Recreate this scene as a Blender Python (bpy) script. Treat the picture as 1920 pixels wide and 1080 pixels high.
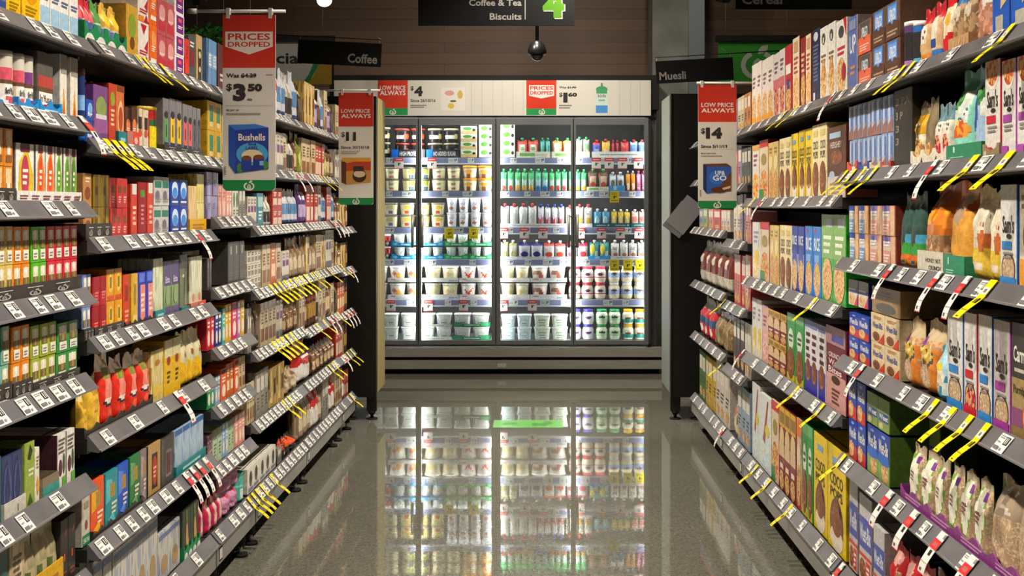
import bpy, math, random
from mathutils import Vector, Matrix
for _o in list(bpy.data.objects): bpy.data.objects.remove(_o)
SC = bpy.context.scene
COL = SC.collection
rnd = random.Random(7)

# ---------------------------------------------------------------- camera
F, CX, CY, H = 2400.0, 1000.0, 388.0, 1.30      # focal length and vanishing point in px of the 1920x1080 frame, eye height in m
cam = bpy.data.cameras.new('camera'); camo = bpy.data.objects.new('camera', cam); COL.objects.link(camo)
cam.sensor_width = 36; cam.lens = F/1920*36
cam.shift_x = -(CX-960)/1920; cam.shift_y = (CY-540)/1920
cam.clip_start = .05; cam.clip_end = 100
camo.location = (0, 0, H); camo.rotation_euler = (math.pi/2, 0, 0)
SC.camera = camo

# ---------------------------------------------------------------- world, lights, exposure
w = bpy.data.worlds.new('store_ambient'); SC.world = w; w.use_nodes = True
w.node_tree.nodes['Background'].inputs[0].default_value = (1.0, .93, .82, 1)
w.node_tree.nodes['Background'].inputs[1].default_value = .065
SC.view_settings.view_transform = 'Standard'; SC.view_settings.look = 'None'
SC.view_settings.exposure = 0.12; SC.view_settings.gamma = 1.0; SC.view_settings.use_curve_mapping = False

def spot(name, loc, target, power, size=1.5, blend=.6, rad=.06, col=(1, .90, .76)):
    d = bpy.data.lights.new(name, 'SPOT'); d.energy = power; d.spot_size = size; d.spot_blend = blend
    d.shadow_soft_size = rad; d.color = col
    o = bpy.data.objects.new(name, d); COL.objects.link(o); o.location = loc
    o.rotation_euler = (Vector(target)-Vector(loc)).to_track_quat('-Z', 'Y').to_euler()
    return o
for i in range(7):
    y = .9 + i*1.15
    spot('track_light', (.55, y, 3.25), (-1.1, y+.25, .35), 235, 1.2, .85)
    spot('track_light', (-.60, y+.5, 3.25), (1.0, y+.75, .35), 235, 1.2, .85)
spot('wall_light', (-.5, 8.2, 4.1), (.3, 11.2, 2.9), 50, 1.9, .9, .1)
spot('wall_light', (.9, 8.2, 4.1), (.9, 11.2, 2.9), 44, 1.9, .9, .1)
spot('header_light', (0.0, 8.3, 3.4), (0, 10, 1.9), 95, 1.5, .8, .08)
spot('cross_aisle_light', (0.0, 9.0, 3.6), (0, 9.2, 0), 150, 1.7, .8, .1)

spot('poster_fill', (-2.2, 7.2, 4.2), (-1.95, 9.3, 2.35), 60, 1.0, .8, .08)  # unseen spots added to brighten the far hanging posters
spot('poster_fill', (2.0, 7.2, 4.2), (1.75, 9.3, 2.35), 45, .9, .8, .08)

# ---------------------------------------------------------------- materials
MATS = {}
PRINT = False     # True while packaging is built: printed board instead of flat paint
BOLD = .02
def printed(name, col, rough):
    """ink on packaging: small tonal variation of the print"""
    m = principled(name, col, rough); nt = m.node_tree; N = nt.nodes; L = nt.links
    tc = N.new('ShaderNodeTexCoord'); no = N.new('ShaderNodeTexNoise'); no.inputs['Scale'].default_value = 75; no.inputs['Detail'].default_value = 3; no.inputs['Roughness'].default_value = .7
    mr = N.new('ShaderNodeMapRange'); mr.inputs['From Min'].default_value = .3; mr.inputs['From Max'].default_value = .7; mr.inputs['To Min'].default_value = .72; mr.inputs['To Max'].default_value = 1.18
    mx = N.new('ShaderNodeMix'); mx.data_type = 'RGBA'; mx.blend_type = 'MULTIPLY'; mx.inputs[0].default_value = 1; mx.inputs[6].default_value = col
    L.new(tc.outputs['Object'], no.inputs['Vector']); L.new(no.outputs[0], mr.inputs[0]); L.new(mr.outputs[0], mx.inputs[7]); L.new(mx.outputs[2], N['Principled BSDF'].inputs['Base Color'])
    return m
def lin(c): return c/12.92 if c <= .04045 else ((c+.055)/1.055)**2.4
def rgb(h):
    if len(h) == 3: h = ''.join(c*2 for c in h)
    return tuple(lin(int(h[i:i+2], 16)/255) for i in (0, 2, 4)) + (1,)
def principled(name, col, rough=.5, metal=0, spec=.5, emit=None, es=0):
    m = bpy.data.materials.new(name); m.use_nodes = True
    b = m.node_tree.nodes['Principled BSDF']
    b.inputs['Base Color'].default_value = col; b.inputs['Roughness'].default_value = rough
    b.inputs['Metallic'].default_value = metal; b.inputs['Specular IOR Level'].default_value = spec
    if emit: b.inputs['Emission Color'].default_value = emit; b.inputs['Emission Strength'].default_value = es
    return m
def art_mat(key):
    """printed picture (artv: upright streaks, glare on crinkled wrap put into the colour): flakes of three inks, 'art:aaa,bbb,ccc,scale'"""
    a, b, c, s = key.split(':')[1].split(',')
    m = principled('print_'+a, rgb(a), .42 if key[3] == ':' else .28); nt = m.node_tree; N = nt.nodes; L = nt.links
    tc = N.new('ShaderNodeTexCoord'); vo = N.new('ShaderNodeTexVoronoi'); vo.inputs['Scale'].default_value = float(s)
    no = N.new('ShaderNodeTexNoise'); no.inputs['Scale'].default_value = float(s)*.35; no.inputs['Detail'].default_value = 3
    sep = N.new('ShaderNodeSeparateColor'); cr = N.new('ShaderNodeValToRGB'); cr.color_ramp.interpolation = 'CONSTANT'
    e = cr.color_ramp.elements; e[0].color = rgb(a); e[1].position = .42; e[1].color = rgb(b)
    x = e.new(.74); x.color = rgb(c)
    mx = N.new('ShaderNodeMix'); mx.data_type = 'FLOAT'; mx.inputs[0].default_value = .45
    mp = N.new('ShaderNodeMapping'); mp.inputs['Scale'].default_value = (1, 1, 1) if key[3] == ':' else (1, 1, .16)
    L.new(tc.outputs['Object'], mp.inputs[0]); L.new(mp.outputs[0], vo.inputs['Vector']); L.new(mp.outputs[0], no.inputs['Vector'])
    L.new(vo.outputs['Color'], sep.inputs[0]); L.new(sep.outputs[0], mx.inputs[2]); L.new(no.outputs[0], mx.inputs[3])
    L.new(mx.outputs[0], cr.inputs[0]); L.new(cr.outputs[0], N['Principled BSDF'].inputs['Base Color'])
    return m
def M(key):
    if isinstance(key, bpy.types.Material): return key
    if PRINT and ':' not in key and len(key) == 6 and key not in MATS: key = 'pk:'+key
    m = MATS.get(key)
    if m is None:
        if key.startswith('art'): m = art_mat(key)
        elif key.startswith('pk:'): m = printed('print_ink_'+key[3:], rgb(key[3:]), .34)
        elif key.startswith('film:'): m = principled('film_'+key[5:], rgb(key[5:]), .2, 0, .6)
        elif key.startswith('foil:'): m = principled('foil_'+key[5:], rgb(key[5:]), .28, .55)
        elif key.startswith('mt:'): m = principled('matte_'+key[3:], rgb(key[3:]), .75, 0, .3)
        else: m = principled('ink_'+key, rgb(key), .4)
        MATS[key] = m
    return m
def noisy(name, c1, c2, scale, rough=.5, metal=0, bump=0, stretch=None, spec=.5):
    m = principled(name, c1, rough, metal, spec); nt = m.node_tree; N = nt.nodes; L = nt.links
    tc = N.new('ShaderNodeTexCoord'); no = N.new('ShaderNodeTexNoise'); no.inputs['Scale'].default_value = scale; no.inputs['Detail'].default_value = 5
    mp = N.new('ShaderNodeMapping')
    if stretch: mp.inputs['Scale'].default_value = stretch
    cr = N.new('ShaderNodeValToRGB'); cr.color_ramp.elements[0].color = c1; cr.color_ramp.elements[1].color = c2
    cr.color_ramp.elements[0].position = .35; cr.color_ramp.elements[1].position = .65
    L.new(tc.outputs['Object'], mp.inputs[0]); L.new(mp.outputs[0], no.inputs['Vector']); L.new(no.outputs[0], cr.inputs[0])
    L.new(cr.outputs[0], N['Principled BSDF'].inputs['Base Color'])
    if bump:
        bp = N.new('ShaderNodeBump'); bp.inputs['Strength'].default_value = bump; bp.inputs['Distance'].default_value = .002
        L.new(no.outputs[0], bp.inputs['Height']); L.new(bp.outputs[0], N['Principled BSDF'].inputs['Normal'])
    return m
MATS['black'] = principled('black_powder_coat', rgb('161412'), .45)
MATS['strip'] = noisy('price_channel_plastic', rgb('626064'), rgb('716f72'), 9, .3)
MATS['shelfgrey'] = principled('shelf_paint', rgb('2a2826'), .4)
MATS['steel'] = noisy('brushed_steel', rgb('a8a59a'), rgb('bcb9ae'), 6, .36, .45, 0, (1, 1, 40))
MATS['alu'] = principled('anodised_frame', rgb('8c9092'), .35, .55)
MATS['apron'] = noisy('grey_painted_steel', rgb('85837b'), rgb('908e86'), 8, .32, .25)

# ---------------------------------------------------------------- mesh builder
_TXT = {}
def text_geo(s, bold=None):
    bold = (BOLD if not (BOLD > .02 and s.isdigit()) else .06) if bold is None else bold
    """outline of a word as flat faces, normalised to its own bounding box"""
    g = _TXT.get((s, bold))
    if g: return g
    cu = bpy.data.curves.new('word', 'FONT'); cu.body = s; cu.resolution_u = 2; cu.offset = bold
    o = bpy.data.objects.new('word', cu); COL.objects.link(o)
    dg = bpy.context.evaluated_depsgraph_get()
    me = o.evaluated_get(dg).to_mesh()
    vs = [tuple(v.co) for v in me.vertices]; fs = [tuple(p.vertices) for p in me.polygons]
    o.evaluated_get(dg).to_mesh_clear(); bpy.data.objects.remove(o); bpy.data.curves.remove(cu)
    x0 = min(v[0] for v in vs); x1 = max(v[0] for v in vs); y0 = min(v[1] for v in vs); y1 = max(v[1] for v in vs)
    vs = [((v[0]-x0)/(x1-x0), (v[1]-y0)/(y1-y0)) for v in vs]
    g = _TXT[(s, bold)] = (vs, fs, (x1-x0)/(y1-y0))
    return g
def ribbon2d(pts, wd, closed=False):
    n = len(pts); L_, R_ = [], []
    for i in range(n):
        a = pts[(i-1) % n] if (closed or i > 0) else pts[i]; b = pts[(i+1) % n] if (closed or i < n-1) else pts[i]
        dx, dy = b[0]-a[0], b[1]-a[1]; l = math.hypot(dx, dy) or 1
        nx, ny = -dy/l*wd/2, dx/l*wd/2
        L_.append((pts[i][0]+nx, pts[i][1]+ny)); R_.append((pts[i][0]-nx, pts[i][1]-ny))
    q = []
    for i in range(n if closed else n-1):
        j = (i+1) % n; q.append([R_[i], R_[j], L_[j], L_[i]])
    return q
def emblem_polys():
    """round fruit-like ring with an arch inside and a leaf"""
    q = []
    ring = []
    for k in range(25):
        a = math.radians(118 + k*(304/24)); r = .36 + .05*abs(math.cos(a))
        ring.append((.5+r*1.08*math.cos(a), .40+r*.98*math.sin(a)))
    q += ribbon2d(ring, .14)
    q += ribbon2d([(.38, .10), (.37, .36), (.42, .5), (.5, .56), (.58, .5), (.63, .36), (.62, .10)], .09)
    q += ribbon2d([(.5, .12), (.5, .38)], .08)
    q.append([(.5, .72), (.52, .86), (.62, .97), (.80, 1.0), (.78, .86), (.66, .76)])
    return q
EMB = emblem_polys()

class MB:
    def __init__(s): s.v = []; s.f = []; s.m = []; s.sm = []; s.mats = []
    def mi(s, k):
        k = M(k)
        if k not in s.mats: s.mats.append(k)
        return s.mats.index(k)
    def face(s, pts, mat, smooth=False):
        b = len(s.v); s.v += [tuple(p) for p in pts]; s.f.append(tuple(range(b, b+len(pts)))); s.m.append(s.mi(mat)); s.sm.append(smooth)
    def box(s, x0, x1, y0, y1, z0, z1, mat, mtop=None, mside=None, mfront=None):
        b = len(s.v)
        s.v += [(x0,y0,z0),(x1,y0,z0),(x1,y1,z0),(x0,y1,z0),(x0,y0,z1),(x1,y0,z1),(x1,y1,z1),(x0,y1,z1)]
        for fc, mm in (((3,2,1,0), mat), ((4,5,6,7), mtop or mat), ((0,1,5,4), mfront or mat), ((2,3,7,6), mat), ((1,2,6,5), mside or mat), ((3,0,4,7), mside or mat)):
            s.f.append(tuple(b+i for i in fc)); s.m.append(s.mi(mm)); s.sm.append(False)
    def prism(s, prof, x0, x1, mat, axis='x'):
        """extrude a closed (a,b) profile; axis x: a=y b=z, axis y: a=x b=z"""
        P_ = (lambda t, a, b: (t, a, b)) if axis == 'x' else (lambda t, a, b: (a, t, b))
        b = len(s.v); n = len(prof)
        s.v += [P_(x0, *p) for p in prof] + [P_(x1, *p) for p in prof]
        k = s.mi(mat)
        for i in range(n):
            j = (i+1) % n; s.f.append((b+i, b+j, b+n+j, b+n+i)); s.m.append(k); s.sm.append(False)
        s.f.append(tuple(b+i for i in reversed(range(n)))); s.m.append(k); s.sm.append(False)
        s.f.append(tuple(b+n+i for i in range(n))); s.m.append(k); s.sm.append(False)
    def tube(s, p0, p1, r0, r1, mat, seg=12, caps=True):
        p0 = Vector(p0); p1 = Vector(p1); d = (p1-p0).normalized()
        a = d.orthogonal().normalized(); c = d.cross(a); b = len(s.v); k = s.mi(mat)
        for p, r in ((p0, r0), (p1, r1)):
            for i in range(seg):
                t = 2*math.pi*i/seg; s.v.append(tuple(p+(a*math.cos(t)+c*math.sin(t))*r))
        for i in range(seg):
            j = (i+1) % seg; s.f.append((b+i, b+j, b+seg+j, b+seg+i)); s.m.append(k); s.sm.append(True)
        if caps:
            s.f.append(tuple(b+i for i in reversed(range(seg)))); s.m.append(k); s.sm.append(False)
            s.f.append(tuple(b+seg+i for i in range(seg))); s.m.append(k); s.sm.append(False)
    def lathe(s, prof, mat, seg=24, n=2.0, cx=0, cy=0, fn=None, cap=True):
        """prof: list of (rx, ry, z); n: 2 = round, larger = squarish; fn(u,v,front) -> material or None"""
        b = len(s.v); z0, z1 = prof[0][2], prof[-1][2]
        for rx, ry, z in prof:
            for i in range(seg):
                t = 2*math.pi*(i+.5)/seg; c, q = math.cos(t), math.sin(t)
                s.v.append((cx+rx*math.copysign(abs(c)**(2/n), c), cy+ry*math.copysign(abs(q)**(2/n), q), z))
        for k in range(len(prof)-1):
            for i in range(seg):
                j = (i+1) % seg; s.f.append((b+k*seg+i, b+k*seg+j, b+(k+1)*seg+j, b+(k+1)*seg+i)); s.sm.append(True)
                mm = mat
                if fn:
                    t = 2*math.pi*(i+1)/seg; zc = (prof[k][2]+prof[k+1][2])/2
                    r = fn((math.copysign(abs(math.cos(t))**(2/n), math.cos(t))+1)/2, (zc-z0)/(z1-z0), math.sin(t) < .1)
                    if r: mm = r
                s.m.append(s.mi(mm))
        if cap:
            s.f.append(tuple(b+i for i in reversed(range(seg)))); s.m.append(s.mi(mat)); s.sm.append(False)
            q = b+(len(prof)-1)*seg; s.f.append(tuple(q+i for i in range(seg))); s.m.append(s.mi(mat)); s.sm.append(False)
    def decal(s, d, fr, k=0):
        """flat print on a surface; fr(u,v,off) -> point"""
        o = .0005+.00022*k; t = d[0]
        if t == 'r':
            _, u0, v0, u1, v1, c = d[:6]; s.face([fr(u0,v0,o), fr(u1,v0,o), fr(u1,v1,o), fr(u0,v1,o)], c)
        elif t == 'e':
            _, cu, cv, ru, rv, c = d[:6]
            cl = (lambda q: min(max(q, 0), 1)) if abs(cu) <= 1 else (lambda q: q)
            s.face([fr(cl(cu+ru*math.cos(a*math.pi/10)), cl(cv+rv*math.sin(a*math.pi/10)), o) for a in range(20)], c)
        elif t == 'p':
            s.face([fr(u, v, o) for u, v in d[1]], d[2])
        elif t == 't':
            _, u0, v0, u1, v1, tx, c = d[:7]; vert = len(d) > 7 and d[7]
            vs, fs, _a = text_geo(tx); b = len(s.v)
            if vert: s.v += [tuple(fr(u1-(u1-u0)*y, v0+(v1-v0)*x, o)) for x, y in vs]
            else: s.v += [tuple(fr(u0+(u1-u0)*x, v0+(v1-v0)*y, o)) for x, y in vs]
            kk = s.mi(c)
            for f_ in fs: s.f.append(tuple(b+i for i in f_)); s.m.append(kk); s.sm.append(False)
        elif t == 'l':
            _, u0, v0, u1, v1, c, n = d[:7]
            for i in range(n):
                vv = v1-(v1-v0)*(i+.5)/n; hh = (v1-v0)/n*.27; uu = u1-(u1-u0)*((i*37) % 5)*.07
                s.face([fr(u0,vv-hh,o), fr(uu,vv-hh,o), fr(uu,vv+hh,o), fr(u0,vv+hh,o)], c)
        elif t == 'w':
            _, u0, v0, u1, v1, c = d[:6]
            for q in EMB: s.face([fr(u0+(u1-u0)*a, v0+(v1-v0)*b, o) for a, b in q], c)
    def mesh(s, name):
        me = bpy.data.meshes.new(name); me.from_pydata(s.v, [], s.f)
        for m_ in s.mats: me.materials.append(m_)
        me.polygons.foreach_set('material_index', s.m); me.polygons.foreach_set('use_smooth', s.sm)
        me.update(); return me
def link(name, data, parent=None, loc=None, rz=None):
    o = bpy.data.objects.new(name, data); COL.objects.link(o)
    if parent is not None: o.parent = parent
    if loc is not None: o.location = loc
    if rz is not None: o.rotation_euler = (0, 0, rz)
    return o
def tag(o, label, cat, group=None):
    o['label'] = label; o['category'] = cat
    if group: o['group'] = group
    return o
def struct(name, mb):
    o = link(name, mb.mesh(name)); o['kind'] = 'structure'; return o
# ---------------------------------------------------------------- room
def floor_mat():
    m = principled('polished_concrete', rgb('75746a'), .022); nt = m.node_tree; N = nt.nodes; L = nt.links; b = N['Principled BSDF']
    b.inputs['IOR'].default_value = 1.8
    tc = N.new('ShaderNodeTexCoord')
    vo = N.new('ShaderNodeTexVoronoi'); vo.inputs['Scale'].default_value = 150
    sp = N.new('ShaderNodeSeparateColor')
    cr = N.new('ShaderNodeValToRGB'); e = cr.color_ramp.elements
    e[0].color = rgb('5c5c52'); e[0].position = .0; e[1].color = rgb('6c6b60'); e[1].position = .2
    x = e.new(.75); x.color = rgb('757468'); x = e.new(.97); x.color = rgb('807e71')
    n2 = N.new('ShaderNodeTexNoise'); n2.inputs['Scale'].default_value = 1.1; n2.inputs['Detail'].default_value = 4
    c2 = N.new('ShaderNodeValToRGB'); c2.color_ramp.elements[0].color = (.78, .78, .78, 1); c2.color_ramp.elements[1].color = (1.1, 1.1, 1.1, 1)
    mx = N.new('ShaderNodeMix'); mx.data_type = 'RGBA'; mx.blend_type = 'MULTIPLY'; mx.inputs[0].default_value = 1
    L.new(tc.outputs['Object'], vo.inputs['Vector']); L.new(tc.outputs['Object'], n2.inputs['Vector'])
    L.new(vo.outputs['Color'], sp.inputs[0]); L.new(sp.outputs[0], cr.inputs[0]); L.new(n2.outputs[0], c2.inputs[0])
    L.new(cr.outputs[0], mx.inputs[6]); L.new(c2.outputs[0], mx.inputs[7]); L.new(mx.outputs[2], b.inputs['Base Color'])
    # slow waviness of the ground slab
    n3 = N.new('ShaderNodeTexNoise'); n3.inputs['Scale'].default_value = 2.2; n3.inputs['Detail'].default_value = 1
    bp = N.new('ShaderNodeBump'); bp.inputs['Strength'].default_value = .10; bp.inputs['Distance'].default_value = .006
    L.new(tc.outputs['Object'], n3.inputs['Vector']); L.new(n3.outputs[0], bp.inputs['Height']); L.new(bp.outputs[0], b.inputs['Normal'])
    return m
mb = MB(); mb.box(-6, 6, -2, 12, -.1, 0, floor_mat()); struct('floor', mb)

def wood_mat():
    m = principled('walnut_cladding', rgb('6b5341'), .5); nt = m.node_tree; N = nt.nodes; L = nt.links
    tc = N.new('ShaderNodeTexCoord'); mp = N.new('ShaderNodeMapping'); mp.inputs['Rotation'].default_value = (math.pi/2, 0, 0)
    br = N.new('ShaderNodeTexBrick'); br.inputs['Scale'].default_value = 1; br.inputs['Brick Width'].default_value = 2.1
    br.inputs['Row Height'].default_value = .098; br.inputs['Mortar Size'].default_value = .0016; br.offset = .37
    br.inputs['Color1'].default_value = rgb('74563e'); br.inputs['Color2'].default_value = rgb('62462f'); br.inputs['Mortar'].default_value = rgb('2a1f18')
    no = N.new('ShaderNodeTexNoise'); no.inputs['Scale'].default_value = 14; no.inputs['Detail'].default_value = 6
    m2 = N.new('ShaderNodeMapping'); m2.inputs['Scale'].default_value = (.12, 1, 2.2)
    mx = N.new('ShaderNodeMix'); mx.data_type = 'RGBA'; mx.blend_type = 'MULTIPLY'; mx.inputs[0].default_value = .6
    cr = N.new('ShaderNodeValToRGB'); cr.color_ramp.elements[0].color = (.55, .55, .55, 1); cr.color_ramp.elements[1].color = (1.25, 1.25, 1.25, 1)
    L.new(tc.outputs['Object'], mp.inputs[0]); L.new(mp.outputs[0], br.inputs['Vector'])
    L.new(tc.outputs['Object'], m2.inputs[0]); L.new(m2.outputs[0], no.inputs['Vector']); L.new(no.outputs[0], cr.inputs[0])
    L.new(br.outputs['Color'], mx.inputs[6]); L.new(cr.outputs[0], mx.inputs[7]); L.new(mx.outputs[2], N['Principled BSDF'].inputs['Base Color'])
    return m
mb = MB(); mb.box(-6, 6, 11.2, 11.35, 0, 4.7, wood_mat()); struct('wall_back', mb)
mb = MB(); mb.box(-6, 6, -2, 11.2, 4.7, 4.8, 'mt:1c1a18'); struct('ceiling', mb)

def PX(x, Y): return (x-CX)*Y/F
def PZ(y, Y): return H-(y-CY)*Y/F

# concrete column with a sheet-metal cable cover
r_ = link('concrete_column', None, None, (1.12, 10.62, 0))
mb = MB(); mb.box(-.15, .14, -.2, .2, 0, 4.7, noisy('raw_concrete', rgb('6f706b'), rgb('84857f'), 5, .8, 0, .3)); link('shaft', mb.mesh('shaft'), r_)
mb = MB(); mb.box(.142, .275, -.19, .1, 0, 4.7, principled('cable_cover_metal', rgb('8b9299'), .3, .5))
link('cable_cover', mb.mesh('cable_cover'), r_)
tag(r_, 'grey concrete column with metal cable cover right of the glass fridge', 'column')
# ---------------------------------------------------------------- product bodies (local frame: front at y=0 facing -y, x to the viewer's right)
CACHE = {}
def qd(a): return round(a*400)/400
def cellfn(decs, body):
    def fn(u, v, front=True):
        if not front: return body
        c = body
        for d in decs:
            if d[0] == 'r' and d[1] <= u <= d[3] and d[2] <= v <= d[4]: c = d[5]
            elif d[0] == 'e' and ((u-d[1])/d[3])**2+((v-d[2])/d[4])**2 <= 1: c = d[5]
            elif d[0] == 'p':
                ins = False; P_ = d[1]; j = len(P_)-1
                for i in range(len(P_)):
                    if (P_[i][1] > v) != (P_[j][1] > v) and u < (P_[j][0]-P_[i][0])*(v-P_[i][1])/(P_[j][1]-P_[i][1])+P_[i][0]: ins = not ins
                    j = i
                if ins: c = d[2]
        return c
    return fn
def mk_box(w, h, d, body, decs, side=None, top=None, **k):
    mb = MB(); hw = w/2; t = min(.0018, w*.06)
    # folded carton: chamfered upright edges, tuck flap line on top
    pr = [(-hw+t, 0), (hw-t, 0), (hw, t), (hw, d-t), (hw-t, d), (-hw+t, d), (-hw, d-t), (-hw, t)]
    b = len(mb.v); mb.v += [(x, y, 0) for x, y in pr] + [(x, y, h) for x, y in pr]
    for i in range(8):
        j = (i+1) % 8; mb.f.append((b+i, b+j, b+8+j, b+8+i)); mb.sm.append(False)
        mb.m.append(mb.mi(body if i in (0, 4) else (side or body)))
    mb.f.append(tuple(b+i for i in reversed(range(8)))); mb.m.append(mb.mi(body)); mb.sm.append(False)
    mb.f.append(tuple(b+8+i for i in range(8))); mb.m.append(mb.mi(top or body)); mb.sm.append(False)
    fr = lambda u, v, o: (-hw+t+u*(w-2*t), -o, v*h)
    for i, dd in enumerate(decs): mb.decal(dd, fr, i)
    if w > .03: mb.decal(('r', .02, .18, .98, .22, '3a342c'), lambda u, v, o: (-hw+u*w, v*d, h+o), 0)
    return [('', mb)]
def bag_y(u, v, d, top=.86, sq=4):
    s = (1-abs(2*u-1)**sq)
    p = min(1, (v/.10)**.5) if v < .10 else 1
    if v > .55: p = max(.04, 1-((v-.55)/(top-.55))**1.6*.96) if v < top else .04
    return s*p
def mk_bag(w, h, d, body, decs, side=None, top=.86, seed=1, crump=.0042, **k):
    mb = MB(); nu, nv = 18, 26; fn = cellfn([x for x in decs if x[0] in 'rep'], body)
    ph = seed*1.7; crump = min(crump, w*.028)
    def pt(u, v, back):
        s = bag_y(u, v, d, top); c = crump*(math.sin(9*u+ph+7*v)*math.sin(13*v+ph*2)+.5*math.sin(23*u-11*v+ph)+.7*abs(math.sin(6*u+15*v+ph*3))-.35)
        x = (u-.5)*w*(1-.06*max(0, v-.75)/.25)*(1-.05*(1-v)*(abs(2*u-1) > .9))
        y = d/2*(1-s)+c*(1-abs(2*u-1)**3) if not back else d/2*(1+s)-c*.5+.001
        z = v*h - (.006*math.sin(u*7+ph) if v > .95 else 0)
        return (x, max(y, 0.0), z)
    for back in (False, True):
        b = len(mb.v)
        mb.v += [pt(i/nu, j/nv, back) for j in range(nv+1) for i in range(nu+1)]
        for j in range(nv):
            for i in range(nu):
                q = [b+j*(nu+1)+i, b+j*(nu+1)+i+1, b+(j+1)*(nu+1)+i+1, b+(j+1)*(nu+1)+i]
                mb.f.append(tuple(q if not back else reversed(q))); mb.sm.append(True)
                mb.m.append(mb.mi(fn((i+.5)/nu, (j+.5)/nv) if not back else (side or body)))
    fr = lambda u, v, o: (pt(min(max(u, 0), 1), min(max(v, 0), 1), False)[0], pt(min(max(u, 0), 1), min(max(v, 0), 1), False)[1]-o-.0015, v*h)
    for i, dd in enumerate([x for x in decs if x[0] in 'tlw']): mb.decal(dd, fr, i)
    return [('', mb)]
def mk_tin(w, h, d, body, decs, lid=None, **k):
    mb = MB(); r = w/2; ks = 14
    fn = cellfn([x for x in decs if x[0] in 'rep'], body)
    mb.lathe([(r, r, h*i/ks) for i in range(ks+1)], body, 28, 2, 0, r, fn)
    fr = lambda u, v, o: ((u-.5)*w*.98, r-math.sqrt(max(r*r-((u-.5)*w*.98)**2, 0))-o-.0012, v*h)
    for i, dd in enumerate([x for x in decs if x[0] in 'tlw']): mb.decal(dd, fr, i)
    out = [('', mb)]
    if lid:
        m2 = MB(); m2.lathe([(r*1.02, r*1.02, h*.92), (r*1.02, r*1.02, h+.001), (r*.9, r*.9, h+.0025)], lid, 28, 2, 0, r); out.append(('lid', m2))
    return out
def mk_tub(w, h, d, body, decs, lid='f2f2ee', n=2.0, taper=.84, lh=.14, **k):
    mb = MB(); r = w/2; ks = 10; ry = min(r, d/2) if n > 2.5 else r
    fn = cellfn([x for x in decs if x[0] in 'rep'], body)
    pf = [(r*(taper+(1-taper)*i/ks)*.95, ry*(taper+(1-taper)*i/ks)*.95, h*(1-lh)*i/ks) for i in range(ks+1)]
    mb.lathe(pf, body, 28, n, 0, ry, fn)
    fr = lambda u, v, o: ((u-.5)*w*.8, ry*(1-(taper+(1-taper)*v)*.95)-o-.002 + ((u-.5)**2)*w*(.55 if n < 2.5 else .05), v*h*(1-lh))
    for i, dd in enumerate([x for x in decs if x[0] in 'tlw']): mb.decal(dd, fr, i)
    m2 = MB(); z0 = h*(1-lh)
    m2.lathe([(r*.97, ry*.97, z0+.0005), (r, ry, z0+.001), (r, ry, h-.003), (r*.97, ry*.97, h-.001), (r*.86, ry*.86, h-.001), (r*.84, ry*.84, h-.003)], lid, 28, n, 0, ry)
    return [('', mb), ('lid', m2)]
def mk_jar(w, h, d, body, decs, lid='cc2030', **k):
    mb = MB(); r = w/2; z = h*.82
    fn = cellfn([x for x in decs if x[0] in 'rep'], body)
    pf = []
    for i in range(15):
        t = i/14; rr = r*(.80+.2*math.sin(min(1, t/.35)*math.pi/2)) if t < .35 else (r if t < .72 else r*(1-.24*((t-.72)/.28)**1.6))
        pf.append((rr, rr, z*t))
    mb.lathe(pf, body, 28, 2, 0, r, fn)
    m2 = MB(); m2.lathe([(r*.80, r*.80, z+.0005), (r*.82, r*.82, z+.003), (r*.82, r*.82, h-.003), (r*.78, r*.78, h)], lid, 28, 2, 0, r)
    return [('', mb), ('lid', m2)]
def mk_spout(w, h, d, body, decs, cap='2fae5a', seed=1, **k):
    parts = mk_bag(w, h*.86, d, body, decs, top=.95, seed=seed, crump=.0015)
    m2 = MB(); rr = min(.011, w*.2); y = d/2
    m2.lathe([(rr*.5, rr*.5, h*.83), (rr*.5, rr*.5, h*.9), (rr, rr, h*.9), (rr*1.05, rr*1.05, h*.97), (rr*.7, rr*.7, h)], cap, 14, 2, 0, y)
    return parts+[('cap', m2)]
def mk_tray(w, h, d, body, decs, wave=0, side=None, **k):
    """shelf-ready carton tray: base, sides and a front wall with a cut-out upper edge"""
    mb = MB(); hw = w/2; t = .003; n = 36; tb = .0008
    mb.box(-hw, hw, t, d, 0, tb, body)
    mb.box(-hw, -hw+.0012, t, d, tb, h, side or body); mb.box(hw-.0012, hw, t, d, tb, h, side or body)
    def top(u):
        if not wave: return h
        q = (u*wave) % 1; return h*(.62+.38*(1 if (q < .14 or q > .86) else max(0, abs(2*q-1)**2*.9)))
    for i in range(n):
        a, b = i/n, (i+1)/n; za, zb = top(a), top(b)
        x0, x1 = -hw+a*w, -hw+b*w
        mb.face([(x0,0,0),(x1,0,0),(x1,0,zb),(x0,0,za)], body); mb.face([(x1,t,0),(x0,t,0),(x0,t,za),(x1,t,zb)], side or body)
        mb.face([(x0,0,za),(x1,0,zb),(x1,t,zb),(x0,t,za)], body)
    mb.face([(-hw,0,0),(-hw,0,top(0)),(-hw,t,top(0)),(-hw,t,0)], body); mb.face([(hw,0,0),(hw,t,0),(hw,t,top(1)),(hw,0,top(1))], body)
    fr = lambda u, v, o: (-hw+u*w, -o, v*h)
    for i, dd in enumerate(decs): mb.decal(dd, fr, i)
    return [('', mb)]
KINDS = dict(box=mk_box, bag=mk_bag, tin=mk_tin, tub=mk_tub, jar=mk_jar, spout=mk_spout, tray=mk_tray)
ITEMS = []   # (object, description, category, group key, shelf phrase, row phrase, sort px)
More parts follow.
